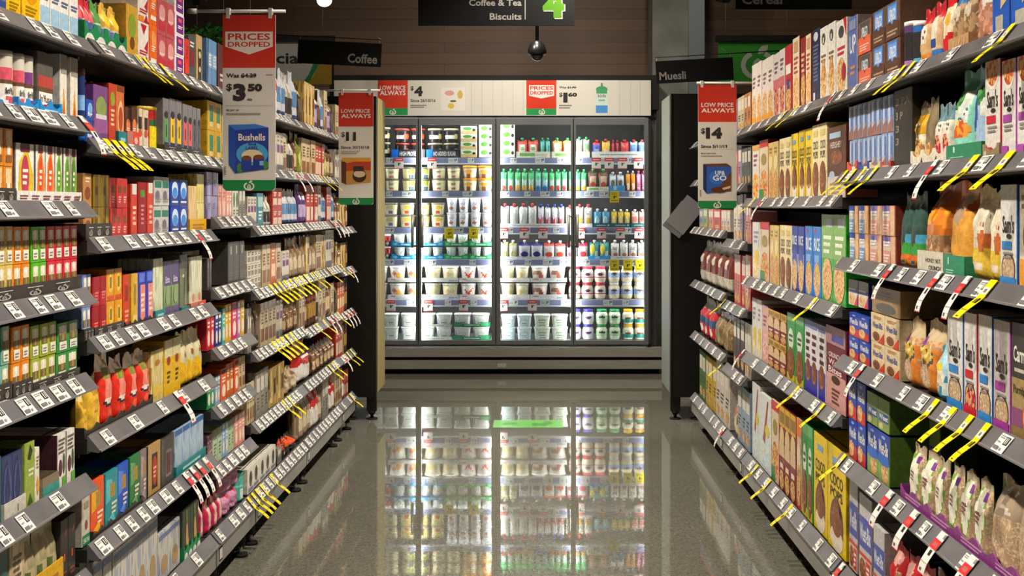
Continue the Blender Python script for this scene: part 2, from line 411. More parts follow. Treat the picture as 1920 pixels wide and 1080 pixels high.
def place(key, w, h, d, loc, rz, shelf, row, px):
    kind, name, cat, desc, body, decs, kw = STY[key]
    kk = (key, qd(w), qd(h), qd(d), rnd.randrange(3) if kind in ('bag', 'spout') else 0)
    if kk not in CACHE:
        CACHE[kk] = [(pn, mb.mesh(pn or name)) for pn, mb in KINDS[kind](w, h, d, body, decs, seed=kk[4]+1, **kw)]
    root = None
    for pn, me in CACHE[kk]:
        if not pn: root = link(name, me, None, loc, rz)
        else: link(pn, me, root)
    ITEMS.append((root, desc, cat, shelf, row, px))
    return root
# ---------------------------------------------------------------- what stands on the shelves: kind, name, category, description, body colour, print, options
STY = {}
def S(key, kind, name, cat, desc, body, decs=(), **kw): STY[key] = (kind, name, cat, desc, body, list(decs), kw)
R = lambda u0, v0, u1, v1, c: ('r', u0, v0, u1, v1, c)
E = lambda u, v, a, b, c: ('e', u, v, a, b, c)
T = lambda u0, v0, u1, v1, t, c, vert=0: ('t', u0, v0, u1, v1, t, c, vert)
Ln = lambda u0, v0, u1, v1, c, n: ('l', u0, v0, u1, v1, c, n)
Pg = lambda pts, c: ('p', pts, c)
W_ = lambda u0, v0, u1, v1, c: ('w', u0, v0, u1, v1, c)
A = lambda a, b, c, s: 'art:%s,%s,%s,%g' % (a, b, c, s)
AV = lambda a, b, c, s: 'artv:%s,%s,%s,%g' % (a, b, c, s)  # upright streaks: glare of film and foil packs painted into their colour
GRAIN = A('d9a566', 'b97c3e', 'efd3a0', 160); FLAKE = A('c89255', 'e6c48c', '9a5f2c', 130); OATS = A('cdb191', 'b39473', 'e0ccb0', 190)
NUTS = A('a9743f', 'd8b070', '7a4a22', 110); CHOC = A('6a3a22', '8d5432', 'b98458', 150); BERRY = A('b4233a', 'd9a070', '7a2038', 120)
LEAF = A('2f6b34', '4d9448', '1d4424', 60); FRUIT = A('e8a13a', 'd65a2c', 'f2d07a', 70)

# -- tea side, near bays
S('yelbox', 'box', 'tea_box', 'tea box', 'bright yellow tea box', 'f0c318', [E(.5, .55, .38, .22, 'e39a12'), Ln(.15, .12, .85, .3, 'a8780c', 3)])
S('purpkt', 'box', 'tea_box', 'tea box', 'purple tea packet', '7a6ea8', [R(0, 0, 1, .3, '3d4f92')])
S('bluwht', 'box', 'tea_box', 'tea box', 'white fruit tea box', 'eeeae2', [R(0, 0, 1, .34, '9fc6e2'), E(.55, .8, .42, .17, 'f3c65e'), E(.4, .86, .25, .1, 'e8844a'), Ln(.1, .42, .9, .52, '5a6d9a', 2)])
S('frured', 'bag', 'tea_pouch', 'tea pouch', 'red fruit tea pouch', 'd8d4d2', [R(0, .55, 1, 1, 'd43242'), E(.5, .6, .4, .14, 'e86a70'), R(0, .3, 1, .5, '5a70a8'), R(.2, .08, .8, .3, 'f1efe9')])
S('frugrn', 'bag', 'tea_pouch', 'tea pouch', 'green fruit tea pouch', 'd5d8cf', [R(0, .55, 1, 1, '5fa04a'), R(0, .3, 1, .5, '4f9a78'), R(.2, .08, .8, .3, 'f1efe9')])
S('fruyel', 'bag', 'tea_pouch', 'tea pouch', 'yellow fruit tea pouch', 'd8d4c8', [R(0, .5, 1, 1, 'e8b84a'), E(.5, .7, .4, .18, 'f3d93e'), R(0, .28, 1, .48, '6a86b2'), R(.2, .08, .8, .28, 'f1efe9')])
S('grntray', 'tray', 'display_tray', 'tray', 'green scalloped display tray', '1c8a55', [E(.12, .1, .11, .42, 'e9e6de'), E(.37, .1, .11, .42, 'e9e6de'), E(.62, .1, .11, .42, 'e9e6de'), E(.87, .1, .11, .42, 'e9e6de')], wave=4)
S('yelgrn', 'box', 'tea_box', 'tea box', 'yellow pear tea box', 'dba63a', [E(.5, .62, .36, .24, '8fa83a'), E(.5, .3, .22, .12, '7a4a22')])
S('rosehip', 'box', 'tea_box', 'tea box', 'white rosehip tea box', 'eee6de', [Pg([(.2, .95), (.8, .95), (.5, .7)], 'c22030'), Pg([(.55, .38), (.95, .62), (.9, .3)], 'c22030'), Ln(.1, .2, .9, .32, 'c22030', 2), R(0, 0, .5, .14, 'f08a2a'), Pg([(.5, 0), (1, 0), (.75, .2)], 'c22030')])
S('oranbx', 'box', 'tea_box', 'tea box', 'orange herbal tea box', 'e86a22', [R(.1, .1, .9, .2, 'f4efe6'), E(.5, .65, .35, .2, 'f09a5a'), Ln(.2, .35, .8, .5, 'f6e6d0', 3)])
S('redclr', 'box', 'tea_box', 'tea box', 'wrapped pink-red tea carton', 'b8525a', [R(.08, .12, .92, .36, 'c23446'), E(.5, .62, .4, .24, 'd99a98'), Ln(.15, .42, .85, .5, 'f0d8d4', 2)])
S('purwht', 'box', 'tea_box', 'tea box', 'purple white-edged tea box', 'f2eef0', [R(.1, .08, .9, .92, '6e2a7c'), R(.3, .62, .7, .8, 'e5556a'), Ln(.22, .28, .78, .46, 'f4eef4', 2)])
S('redbx', 'box', 'tea_box', 'tea box', 'red upright tea box', 'd23a2c', [Ln(.2, .5, .8, .85, '9a2018', 4), R(0, 0, 1, .14, '2a2422')])
S('tealdk', 'box', 'tea_box', 'tea box', 'slate teal tea box', '3c5058', [R(.15, .35, .85, .7, '7a2c34'), Ln(.15, .75, .85, .9, 'd8d4cc', 2)])
S('kraftblk', 'box', 'tea_box', 'tea box', 'kraft tea box black label', 'b99a68', [R(.25, .08, .85, .72, '2a2622'), E(.55, .6, .2, .07, 'd8c8a8'), E(.55, .3, .16, .06, 'd8c8a8')])
S('skyblu', 'box', 'tea_box', 'tea box', 'sky blue tea box', '6d9cd0', [R(0, .42, 1, .72, '9cc0e4'), Ln(.3, .45, .9, .7, 'f0f4f8', 4)])
S('maroon', 'box', 'tea_box', 'tea box', 'maroon tea box', '5d3038', [Ln(.2, .2, .8, .4, 'e0d8d0', 2)])
for k_, c_, d_ in (('inf1', 'e89a3a', 'orange-labelled'), ('inf2', 'd9566a', 'pink-labelled'), ('inf3', '7a3a86', 'purple-labelled'), ('inf4', 'b02434', 'red-labelled')):
    S(k_, 'tin', 'tea_canister', 'canister', 'clear tea canister, '+d_, 'film:dccbb4', [R(0, .72, 1, 1, 'film:cfc8bc'), R(0, .5, 1, .72, 'f0dfa0'), R(0, .5, .5, .7, c_), R(0, .42, 1, .52, '6a4a34'), R(.06, .08, .94, .42, 'f2eee8'), E(.5, .15, .3, .06, c_), T(.2, .25, .8, .37, "In'fuse", '2a2420')], lid='film:b8b4ac')
S('infbox', 'box', 'tea_box', 'tea box', 'grey infuser gift box', '5f5a54', [R(0, .42, 1, .62, 'b4453e'), R(0, .36, 1, .44, '6a4a34'), R(.05, .08, .95, .36, 'f2eee8'), T(.1, .2, .9, .32, "In'fuse", '2a2420'), E(.5, .12, .3, .05, 'b02434'), T(.3, .8, .8, .92, 'film', '8a857c')][:-1])
S('blutray', 'tray', 'display_tray', 'tray', 'bright blue display tray', '1f8ed8', [Ln(.2, .2, .8, .5, 'bfe0f5', 2)], wave=2)
S('flame', 'box', 'tea_box', 'tea box', 'tall white flame-print box', 'e6e0d4', [R(0, .7, 1, 1, '97938a'), Pg([(.2, .02), (.8, .02), (.62, .3), (.5, .5), (.4, .3)], 'f0a020'), Pg([(.35, .02), (.65, .02), (.5, .3)], 'd8431e')])
S('darkblu', 'tin', 'tea_canister', 'canister', 'dark blue canister', '1d2f6a', [R(0, .4, 1, .62, '7fb0e4'), R(0, 0, 1, .3, '1f6fd0')], lid='5a2a2a')
S('blucube', 'box', 'tea_box', 'tea box', 'blue cube tea box', '2450b0', [E(.5, .55, .4, .3, '7fb4ec'), T(.12, .15, .9, .4, 'Byr', 'f0f4fa')])
S('purbox', 'box', 'tea_box', 'tea box', 'purple and green tea box', '7c4a8c', [R(0, .18, 1, .42, '9a5a96'), E(.5, .62, .4, .2, '8aa05a'), R(.1, .42, .9, .5, 'd9d0dc')])
S('redorg', 'box', 'tea_box', 'tea box', 'red-orange tea box', 'c8442c', [E(.5, .75, .4, .12, '9aa03a'), Ln(.2, .3, .8, .6, 'f0c8a0', 4)])
S('orgoval', 'box', 'tea_box', 'tea box', 'orange oval-print tea box', 'd9783a', [E(.5, .45, .42, .3, 'e8c090'), E(.5, .45, .3, .2, 'c04a28'), R(0, .9, 1, 1, '8a3a1c')])
S('magen', 'box', 'tea_box', 'tea box', 'small magenta tea box', 'c02a86', [Ln(.2, .3, .8, .7, 'f0c8e0', 2)])
S('choc', 'box', 'chai_box', 'tea box', 'brown and orange chai box', '5a3020', [R(0, 0, 1, .45, 'd0552a'), E(.5, .55, .4, .16, 'e8824a'), Ln(.15, .4, .85, .5, 'f0e0d0', 2)])
S('chaiwht', 'box', 'chai_box', 'tea box', 'cream chai box', 'e0cfb4', [R(0, 0, 1, .3, 'ded2bc'), R(.15, .5, .85, .8, '3a2a20'), E(.5, .4, .36, .1, 'd0552a')])
S('redcan', 'tin', 'drink_tin', 'tin', 'red tin with yellow label', 'b41e20', [R(.2, .05, 1, .7, 'e6d21c'), R(.2, .6, 1, .7, '1a6a3a')], lid='c8a020')
for k_, c_ in (('gry1', '5f9a5a'), ('gry2', 'e8bc1c'), ('gry3', 'e25a5c'), ('gry4', '5a5464')):
    S(k_, 'box', 'tea_box', 'tea box', {'gry1': 'grey green-label tea box', 'gry2': 'grey yellow-label tea box', 'gry3': 'grey red-label tea box', 'gry4': 'grey plum-label tea box'}[k_], '77757a', [R(.14, .1, .86, .66, c_), R(.14, .1, .86, .2, '2a3050'), E(.5, .7, .34, .07, '24222a'), R(.44, .3, .56, .52, '2a2420')])
S('charcoal', 'tray', 'display_tray', 'tray', 'charcoal emblem display tray', '3d3936', [Ln(.2, .15, .8, .3, 'd0ccc4', 1), R(.1, .8, .18, .83, 'd8d4cc')][:1] + [x for i in range(3) for x in (W_(.12+i*.3, .32, .24+i*.3, .68, 'b8b4ac'), R(.1+i*.3, .76, .26+i*.3, .8, 'd8d4cc'), R(.1+i*.3, .2, .26+i*.3, .24, 'd8d4cc'))])
S('yelteal', 'box', 'tea_box', 'tea box', 'yellow teal-label tea box', 'dcae22', [R(.3, .3, .8, .85, '2a8a6a'), R(.3, .12, .8, .28, 'f0d890')])
S('orgtin', 'box', 'tea_box', 'tea box', 'orange cube tea box', 'e08a2a', [R(.15, .55, .85, .95, 'efd09a'), R(.3, .3, .7, .55, 'f4ead8'), R(.15, .1, .85, .28, '8a5a28')])
for k_, c_, c2 in (('fb1', 'd8c020', 'c23a5a'), ('fb2', 'f08028', 'e0501c'), ('fb3', '8cc43c', '5a9a3a')):
    S(k_, 'box', 'fruit_tea_box', 'tea box', {'fb1': 'white and yellow lemon tea box', 'fb2': 'white and orange fruit tea box', 'fb3': 'white and green apple tea box'}[k_], 'f0eee6', [Pg([(.1, .05), (.95, .0), (.95, .5), (.6, .95), (.2, .7)], c_), E(.5, .45, .22, .36, c2), R(.25, .86, .75, 1, '6a1a3a'), Ln(.35, .3, .65, .6, 'f4eee0', 3), R(.12, 0, .88, .06, 'efe9e0')], side='7f7b76')
S('whttray', 'tray', 'display_tray', 'tray', 'white and maroon display tray', 'ece8e4', [R(0, 0, 1, .22, '6a2038')] + [Ln(.04+i*.165, .4, .15+i*.165, .75, '8a4a58', 2) for i in range(6)])
S('goldtin', 'box', 'tea_box', 'tea box', 'shiny gold tea box', 'foil:b8962a', [R(.55, 0, .75, 1, 'foil:e8cc5a'), E(.3, .5, .16, .16, '6a5418')])
S('copper', 'box', 'tea_box', 'tea box', 'copper brown tea box', 'c08a50', [E(.5, .4, .36, .2, '8a4a2a'), Ln(.2, .7, .8, .9, 'f0d8b0', 2)])
S('redmid', 'box', 'tea_box', 'tea box', 'bright red tea box', 'cf3a38', [R(.2, .5, .8, .72, '7a5030'), Ln(.25, .15, .75, .4, 'f0c8c0', 3)])
S('slimred', 'box', 'tea_box', 'tea box', 'slim red-white tea box', 'd4452f', [R(.1, .8, .9, 1, 'd8dcd4'), Ln(.2, .2, .8, .6, 'f6c0b0', 4)])
S('dkred', 'box', 'tea_box', 'tea box', 'deep red tea box', '9c1820', [R(.2, .72, .8, .86, '5a8a2c'), Ln(.3, .2, .7, .6, 'd88a88', 5)])
S('silgrn', 'box', 'tea_box', 'tea box', 'silver teal-cap tea box', 'c4c4c0', [R(.05, .62, .95, .85, '2a7c68'), E(.4, .35, .3, .18, '7a6a80'), Ln(.1, .1, .9, .25, '8a8a88', 2)])
S('blua', 'box', 'tea_box', 'tea box', 'royal blue white-cup tea box', '1c3fae', [R(0, 0, 1, .3, '24408f'), E(.5, .6, .38, .32, 'cfe4f4'), E(.5, .5, .3, .2, '3f8fe0'), Ln(.15, .1, .85, .22, 'dfe8f4', 1)])
S('tanyel', 'box', 'tea_box', 'tea box', 'wrapped tan tea box', AV('cda86a', 'e0c48c', 'b48a48', 120), [])
S('yelfoil', 'box', 'tea_box', 'tea box', 'crinkled yellow tea box', AV('c8b44c', 'e6dc98', '9a8428', 130), [])
S('yeltray', 'tray', 'display_tray', 'tray', 'yellow display tray', 'e0aa10', [Ln(.15, .25, .85, .7, 'b07808', 2)])
S('laven', 'box', 'tea_box', 'tea box', 'lavender tea box', AV('9a8fc0', 'bab2d6', '7c70ac', 120), [R(.1, .7, .9, .8, 'b8b0d4'), Ln(.1, .4, .5, .7, '7468a4', 3)])
S('peach', 'box', 'tea_box', 'tea box', 'peach pink tea box', 'e6a898', [R(.1, .1, .9, .5, 'f0c4b4'), Ln(.2, .6, .8, .8, 'c86a60', 2)])
S('whtgrn', 'box', 'tea_box', 'tea box', 'pale green-print tea box', 'd8d8c8', [E(.5, .6, .34, .26, '4c7a46'), Ln(.2, .1, .8, .3, '5a5a4a', 2)])
for k_, c_, n_ in (('t2y', 'e0c46a', 'pale yellow'), ('t2o', 'ee8a1a', 'orange'), ('t2g', '5cbc2a', 'lime green'), ('t2r', 'd8303e', 'red'), ('t2t', '7fb8a4', 'mint teal'), ('t2l', 'a8b83a', 'olive lime'), ('t2gr', '3f9a4c', 'leaf green'), ('t2b', '8c9cd8', 'lavender blue')):
    S(k_, 'box', 'tea_carton', 'tea box', n_+' tea carton', c_, [R(.12, .62, .88, .9, 'f0e6c8' if k_ != 't2r' else 'f4c8bc'), E(.5, .8, .2, .12, 'fbf6ea'), R(.12, .40, .88, .62, '7c6638'), R(.4, .40, .6, .62, 'a89258'), R(.12, .08, .88, .36, 'f3efe2'), Ln(.25, .12, .75, .28, '8a8478', 2)])
S('dimred', 'box', 'tea_box', 'tea box', 'glossy crimson tea box', 'c01f2c', [R(0, .5, 1, 1, 'a01824'), Ln(.2, .2, .8, .5, 'e88078', 3)])
S('yeloval', 'box', 'tea_box', 'tea box', 'amber oval-label tea box', 'e8a01c', [E(.5, .55, .34, .3, 'f2c84a'), R(.35, .4, .65, .75, '8a7a2a'), R(0, 0, 1, .16, 'd9561e')])
S('orgred', 'box', 'tea_box', 'tea box', 'orange-red crest tea box', 'd4461f', [R(.2, .5, .8, .8, 'a02a18'), Ln(.15, .1, .85, .35, 'f0a07c', 3)])
S('yelslim', 'box', 'tea_box', 'tea box', 'slim yellow tea box', 'dcae30', [R(.3, .4, .7, .8, 'a8842a'), R(.1, .05, .9, .2, 'eccf70')])
S('blupink', 'box', 'tea_box', 'tea box', 'blue and coral tea box', '2a37b0', [R(.3, .05, 1, .75, 'ea8d84'), R(.1, .8, .9, .98, '5a78dc'), Ln(.4, .2, .9, .6, 'fbe0d8', 4)])
S('silvgrn', 'box', 'tea_packet', 'tea packet', 'crinkled silver-green packet', AV('b8bc98', 'dfe4c8', '87946c', 150), [])
S('purgrn', 'box', 'tea_packet', 'tea packet', 'purple-top green tea packet', AV('6f8a58', '8ca474', '587048', 130), [R(0, .55, 1, 1, '5b4a80'), T(.2, .6, .8, .72, 'Etta', 'e0d8ec'), R(0, 0, 1, .16, '6a5488'), E(.5, .35, .3, .15, '93a874')][:4])
S('tallgrn', 'box', 'tea_box', 'tea box', 'tall grey-green tea box', '70775f', [R(0, .75, 1, 1, '4a4c46'), E(.4, .62, .16, .03, 'd8dcd0'), R(.6, .1, .85, .7, '8a9478')])
S('palegrn', 'box', 'tea_packet', 'tea packet', 'pale crinkled tea packet', AV('c8c8a4', 'e4e4cc', 'a4a67c', 130), [E(.6, .2, .2, .08, 'd88a80')])
S('tealtray', 'tray', 'display_tray', 'tray', 'teal display tray', '1f8488', [Ln(.2, .3, .8, .7, 'a8d8d8', 1)])
S('redtray', 'tray', 'display_tray', 'tray', 'coral red display tray', 'dd4a36', [R(0, 0, .45, 1, 'c07a6c'), E(.7, .5, .14, .2, 'f0c0b0')])
S('blktray', 'tray', 'display_tray', 'tray', 'black notched display tray', '35312e', [Ln(.05, .1, .95, .4, '8a857c', 1)], wave=6)
S('gold5', 'box', 'tea_box', 'tea box', 'large dark gold tea carton', '8c6a12', [R(.7, .1, .95, .9, '5c4410'), R(0, .85, 1, 1, 'a88420'), T(.76, .15, .9, .85, 'TWINING', 'b89a3a', 1)])
S('yelpou', 'bag', 'tea_pouch', 'tea pouch', 'plain yellow tea pouch', 'e8b83a', [R(.3, .66, .8, .82, 'b08a2a'), E(.5, .38, .26, .02, 'b8863a'), R(0, .86, 1, 1, 'd8c88a'), E(.5, .55, .2, .04, 'c89a34')], top=.9)
S('redpou', 'bag', 'tea_pouch', 'tea pouch', 'red tea bag with clear top', 'dd2f1c', [R(0, .78, 1, 1, 'foil:d8d0c0'), R(.25, .66, .75, .80, '8a8a3a'), R(.28, .40, .72, .64, 'ee8878'), E(.5, .33, .32, .06, '2a2a3a'), E(.5, .36, .26, .04, 'f0d8d0'), E(.6, .15, .2, .1, 'ee5a40')], top=.92)
S('creamy', 'box', 'tea_box', 'tea box', 'cream wrapped tea box', AV('c9ae5a', 'e0d098', 'b0903c', 130), [R(.1, .1, .9, .3, 'e0c04a'), E(.5, .75, .2, .06, 'b8783a')])
S('yeljas', 'box', 'tea_box', 'tea box', 'tall yellow tea box', 'e6b71c', [R(0, .68, 1, 1, 'd8d0a0'), E(.5, .62, .22, .08, 'a03a24'), Ln(.3, .2, .7, .45, '5a3a10', 3)])
S('yelclr', 'bag', 'tea_bag', 'tea packet', 'clear-topped yellow tea bag', 'e0c24a', [R(0, .35, 1, 1, 'film:cfc9a0'), E(.5, .6, .16, .06, '9a5a3a'), Pg([(0, 0), (1, 0), (1, .3), (.4, .42), (0, .5)], 'eab818')])
S('navybx', 'box', 'tea_box', 'tea box', 'navy drop-print tea box', '38406a', [Pg([(.5, .95), (.85, .4), (.5, .05), (.15, .4)], '2a3056'), E(.5, .45, .42, .42, '4a5488'), Pg([(.5, .9), (.8, .4), (.5, .1), (.2, .4)], '2f3660'), T(.15, .5, .85, .62, 'aoife', 'e4e8f4')][:3])
S('grntall', 'box', 'tea_box', 'tea box', 'lime green leaf tea box', '9db04a', [Pg([(.2, .75), (.5, .97), (.8, .85), (.5, .72)], '2a3a1c'), Ln(.3, .45, .9, .6, 'e4ecc8', 2), Pg([(.2, .02), (.5, .2), (.8, .03)], '4a6a28')])
S('whtorg', 'box', 'tea_box', 'tea box', 'white box orange sun', 'efe9da', [E(.5, .28, .3, .18, 'e8992a'), Ln(.2, .6, .8, .85, '8a7a5a', 4)])
S('plum', 'box', 'tea_box', 'tea box', 'white plum-drawing tea box', 'ece8e0', [E(.35, .36, .22, .16, '5a2a44'), E(.75, .42, .14, .2, '3c5a34'), Ln(.1, .62, .9, .92, '6a6460', 4), R(.55, 0, 1, .18, '6ab04a')], side='4a2630')
S('teatray2', 'tray', 'display_tray', 'tray', 'open cardboard display tray', '8a7a62', [R(0, 0, 1, .6, '3f9a90')])
S('paltray', 'tray', 'display_tray', 'tray', 'plain white display tray', 'cfcac0', [R(.6, .3, .63, .7, '3a3a3a')])
S('tealbx', 'box', 'tea_box', 'tea box', 'dark teal tea box', '2a5c58', [E(.5, .4, .4, .25, '4a8a80')])
S('labbox', 'box', 'tea_box', 'tea box', 'cream and green tea box', 'c8bfae', [R(0, 0, 1, .22, '2a8a56'), T(.1, .05, .9, .15, 'LAB-CHAI', 'e8f0e8'), E(.5, .42, .17, .1, '8a4a40'), R(.2, .72, .8, .86, '8a8274')][:2] + [E(.5, .42, .17, .1, '8a4a40'), R(.2, .76, .8, .9, '9a917f')])
for k_, c_, n_, c2 in (('dor', 'ea5a20', 'flame orange tea box', 'f0b020'), ('dtl', '22909c', 'turquoise tea box', '5ac0c8'), ('dbl', '1f55c4', 'cobalt blue tea box', '5a88e4'), ('dgr', '2f7a44', 'forest green tea box', '6aa070'), ('dmv', '8a7880', 'mauve tea box', 'b09ca4')):
    S(k_, 'box', 'tea_box', 'tea box', n_, c_, [Pg([(0, .45), (.4, .5), (.5, .85), (0, .9)], c2), R(.35, .52, .75, .78, 'b08a3a'), Ln(.45, .2, .9, .45, 'f0d8c0', 3), Pg([(.1, .15), (.8, .02), (.6, .25)], c2)])
S('kraft', 'box', 'tea_box', 'tea box', 'kraft box red oval', 'b8935a', [R(.3, .1, .75, .8, '3a2c24'), E(.52, .45, .18, .3, 'c0302c'), Ln(.4, .3, .64, .55, 'e8b8a0', 3)], side='3a3430')
S('charbx', 'box', 'tea_box', 'tea box', 'charcoal tea box window', '55504c', [R(.35, .15, .8, .72, '8a8680'), R(.4, .2, .75, .66, '6a2c34')])
S('blucry', 'box', 'tea_packet', 'tea packet', 'pale blue crinkled packet', AV('88a8cc', 'b8ccdc', '5a86b8', 130), [R(0, .88, 1, 1, '3a68a8'), R(.2, .15, .75, .4, 'a8b8c4')])
S('silvcry', 'box', 'tea_packet', 'tea packet', 'silver-blue foil tea packet', AV('a4a8b4', 'ccc8bc', '7084b0', 120), [E(.5, .3, .3, .2, 'b09468'), R(0, .85, 1, .95, '6a7aa4')])
S('clryel', 'bag', 'tea_bag', 'tea packet', 'clear and yellow tea bag', 'film:b4aa84', [Pg([(0, 0), (1, 0), (1, .42), (.3, .3), (0, .2)], 'e6c42c'), R(.2, .55, .8, .9, 'film:9a8e6c'), R(.1, .3, .4, .5, '5a6a3a')])
S('blkorg', 'box', 'tea_box', 'tea box', 'black tea box orange flame', '33302e', [Pg([(.55, .95), (.75, .8), (.55, .65), (.7, .85)], 'd0502a'), R(.42, .34, .58, .46, 'e0603a'), Ln(.2, .05, .8, .2, '8a3a30', 2)])
S('wheat', 'box', 'tea_box', 'tea box', 'dark green wheat-print box', '3a4434', [Pg([(.5, .05), (.8, .3), (.62, .75), (.4, .4)], 'd09a4a'), Pg([(.45, .75), (.6, .75), (.62, .98), (.42, .98)], '7c8a34'), E(.52, .5, .12, .2, 'e4b868')])
S('pinkpk', 'bag', 'tea_packet', 'tea packet', 'pink and cream tea packet', 'cf7a88', [R(0, 0, .3, 1, 'c22050'), R(.4, .2, .75, .95, 'd8c8b4'), R(.8, .3, 1, .8, 'e0a8a0')])
S('krtray', 'tray', 'display_tray', 'tray', 'torn kraft display tray', '9a7448', [Ln(.1, .2, .9, .5, 'c8a878', 2)], wave=3)
S('pinkbag', 'bag', 'coffee_bag', 'coffee bag', 'lilac pink coffee bag', 'c488a8', [R(.1, .3, .9, .5, 'b06a94'), R(.55, .62, .85, .8, 'd4323a'), Ln(.2, .1, .8, .25, '8a4a74', 2)])
S('aquabx', 'tin', 'drink_tin', 'tin', 'aqua drink tin', '54b0a8', [R(0, .5, 1, .6, '8ad0c8'), R(.2, .1, .8, .4, 'd8ece8')], lid='6ac0b8')
S('grnwht', 'box', 'tea_box', 'tea box', 'pale green tea box', 'b4c8a4', [R(0, .7, 1, 1, '7f8a74'), Ln(.2, .2, .8, .6, '5a7a4a', 4)])
S('plumbx', 'box', 'tea_box', 'tea box', 'speckled plum tea box', A('8a6a74', '5a3a48', 'c8b0b0', 120), [])
for k_, c_, n_ in (('cred', 'd22a34', 'crimson'), ('cnvy', '2c3a8c', 'navy'), ('ctea', '38b0a0', 'turquoise'), ('cyel', 'e0b428', 'golden yellow'), ('cpnk', 'e0345c', 'hot pink'), ('clil', 'b878b8', 'lilac'), ('cgrn', '2f9a5a', 'green'), ('cblu', '8cb4d8', 'powder blue'), ('corg', 'e8642c', 'orange'), ('cpch', 'e89a8a', 'salmon pink')):
    S(k_, 'box', 'tea_box', 'tea box', n_+' upright tea box', c_, [E(.5, .3, .36, .2, 'f0e0d0'), Ln(.15, .55, .85, .75, 'f4ece0', 2), R(.1, .84, .9, .95, '3a2a2a' if k_ in ('cred', 'cpnk', 'corg') else 'f4ece0')])
# -- coffee end of the left row
for k_, kd, c_, n_, ds in (
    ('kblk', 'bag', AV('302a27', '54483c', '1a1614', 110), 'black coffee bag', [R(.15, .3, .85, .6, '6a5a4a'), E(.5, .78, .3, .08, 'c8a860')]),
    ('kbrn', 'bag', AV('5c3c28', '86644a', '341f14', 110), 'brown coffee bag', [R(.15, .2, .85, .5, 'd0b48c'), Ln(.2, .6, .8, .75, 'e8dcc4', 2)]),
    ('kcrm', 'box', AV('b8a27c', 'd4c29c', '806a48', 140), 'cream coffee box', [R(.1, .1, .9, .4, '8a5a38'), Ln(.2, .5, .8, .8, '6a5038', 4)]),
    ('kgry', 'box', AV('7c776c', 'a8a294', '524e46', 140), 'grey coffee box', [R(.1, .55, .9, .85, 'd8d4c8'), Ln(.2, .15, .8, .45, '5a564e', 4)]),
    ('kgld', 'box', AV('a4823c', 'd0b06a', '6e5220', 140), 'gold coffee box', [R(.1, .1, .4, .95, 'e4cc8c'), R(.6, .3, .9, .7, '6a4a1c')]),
    ('kred', 'box', 'b03a30', 'red coffee box', [R(.1, .1, .9, .45, 'e0c8b0'), Ln(.2, .55, .8, .8, 'f0d8c8', 3)]),
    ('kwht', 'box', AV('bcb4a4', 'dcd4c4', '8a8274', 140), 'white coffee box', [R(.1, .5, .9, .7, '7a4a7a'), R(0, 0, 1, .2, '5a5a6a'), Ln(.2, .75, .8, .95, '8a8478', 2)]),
    ('kpur', 'bag', '5a3a78', 'purple coffee bag', [R(.1, .2, .9, .5, 'b0a0c8'), R(.2, .6, .8, .8, 'e0dce8')]),
    ('kgrn', 'bag', '7f8a2c', 'olive green coffee bag', [E(.5, .4, .36, .2, 'c8cc6a'), R(.2, .7, .8, .85, '4a5418')]),
    ('korg', 'box', 'c8662c', 'rust orange coffee box', [R(.1, .2, .9, .5, 'f0d0a8'), Ln(.2, .6, .8, .85, 'f4e4cc', 3)]),
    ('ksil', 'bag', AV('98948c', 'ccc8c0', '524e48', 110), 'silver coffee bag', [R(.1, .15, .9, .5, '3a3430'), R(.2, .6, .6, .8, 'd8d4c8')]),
    ('kteal', 'box', '3c7c8c', 'teal coffee box', [R(.1, .6, .9, .9, 'a8c8cc'), Ln(.2, .2, .8, .5, 'e0ecec', 3)]),
    ('kbluw', 'bag', 'c8ccd4', 'white and blue coffee bag', [R(.1, .3, .9, .6, '5a8ab8'), R(0, 0, 1, .15, '3a4a7a')]),
    ('kjar', 'tin', '4a3020', 'dark coffee jar', [R(0, .2, 1, .6, 'a8843c'), R(0, .65, 1, .72, '8a3a2a')]),
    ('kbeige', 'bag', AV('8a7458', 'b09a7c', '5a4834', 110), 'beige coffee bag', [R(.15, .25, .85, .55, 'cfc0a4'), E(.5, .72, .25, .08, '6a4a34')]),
    ('kred2', 'bag', 'c02c28', 'red and white coffee bag', [Pg([(0, 0), (1, 0), (1, .35), (.2, .5), (0, .4)], 'e0dcd4'), Ln(.2, .6, .8, .8, 'f0d0c8', 2)]),
    ('kdkbx', 'box', '4c4a46', 'dark grey coffee box', [R(.42, .7, .58, .9, 'd0ccc4'), Ln(.2, .1, .8, .3, '6e6a64', 3)]),
    ('kblko', 'bag', '2a2624', 'black and orange coffee bag', [R(0, .45, .6, .95, 'f0521c'), Pg([(.6, .2), (1, .5), (1, 0)], 'e8e4dc'), Ln(.1, .55, .5, .85, '3a1c10', 3)]),
    ('kminiw', 'box', 'd8d0c0', 'small white coffee box', [R(.1, .15, .9, .5, '8a8274'), Ln(.2, .6, .8, .9, '4a443c', 2)]),
    ('kpod', 'box', 'e0dccf', 'white pod box bottle print', [E(.5, .55, .26, .32, '6a6258'), R(.1, .06, .9, .2, '8a8aa0'), E(.5, .6, .14, .2, '3a322a')]),
    ):
    S(k_, kd, 'coffee_'+{'bag': 'bag', 'box': 'box', 'tin': 'jar'}[kd], 'coffee', n_, c_, ds, **({'lid': '3a2418'} if kd == 'tin' else {}))

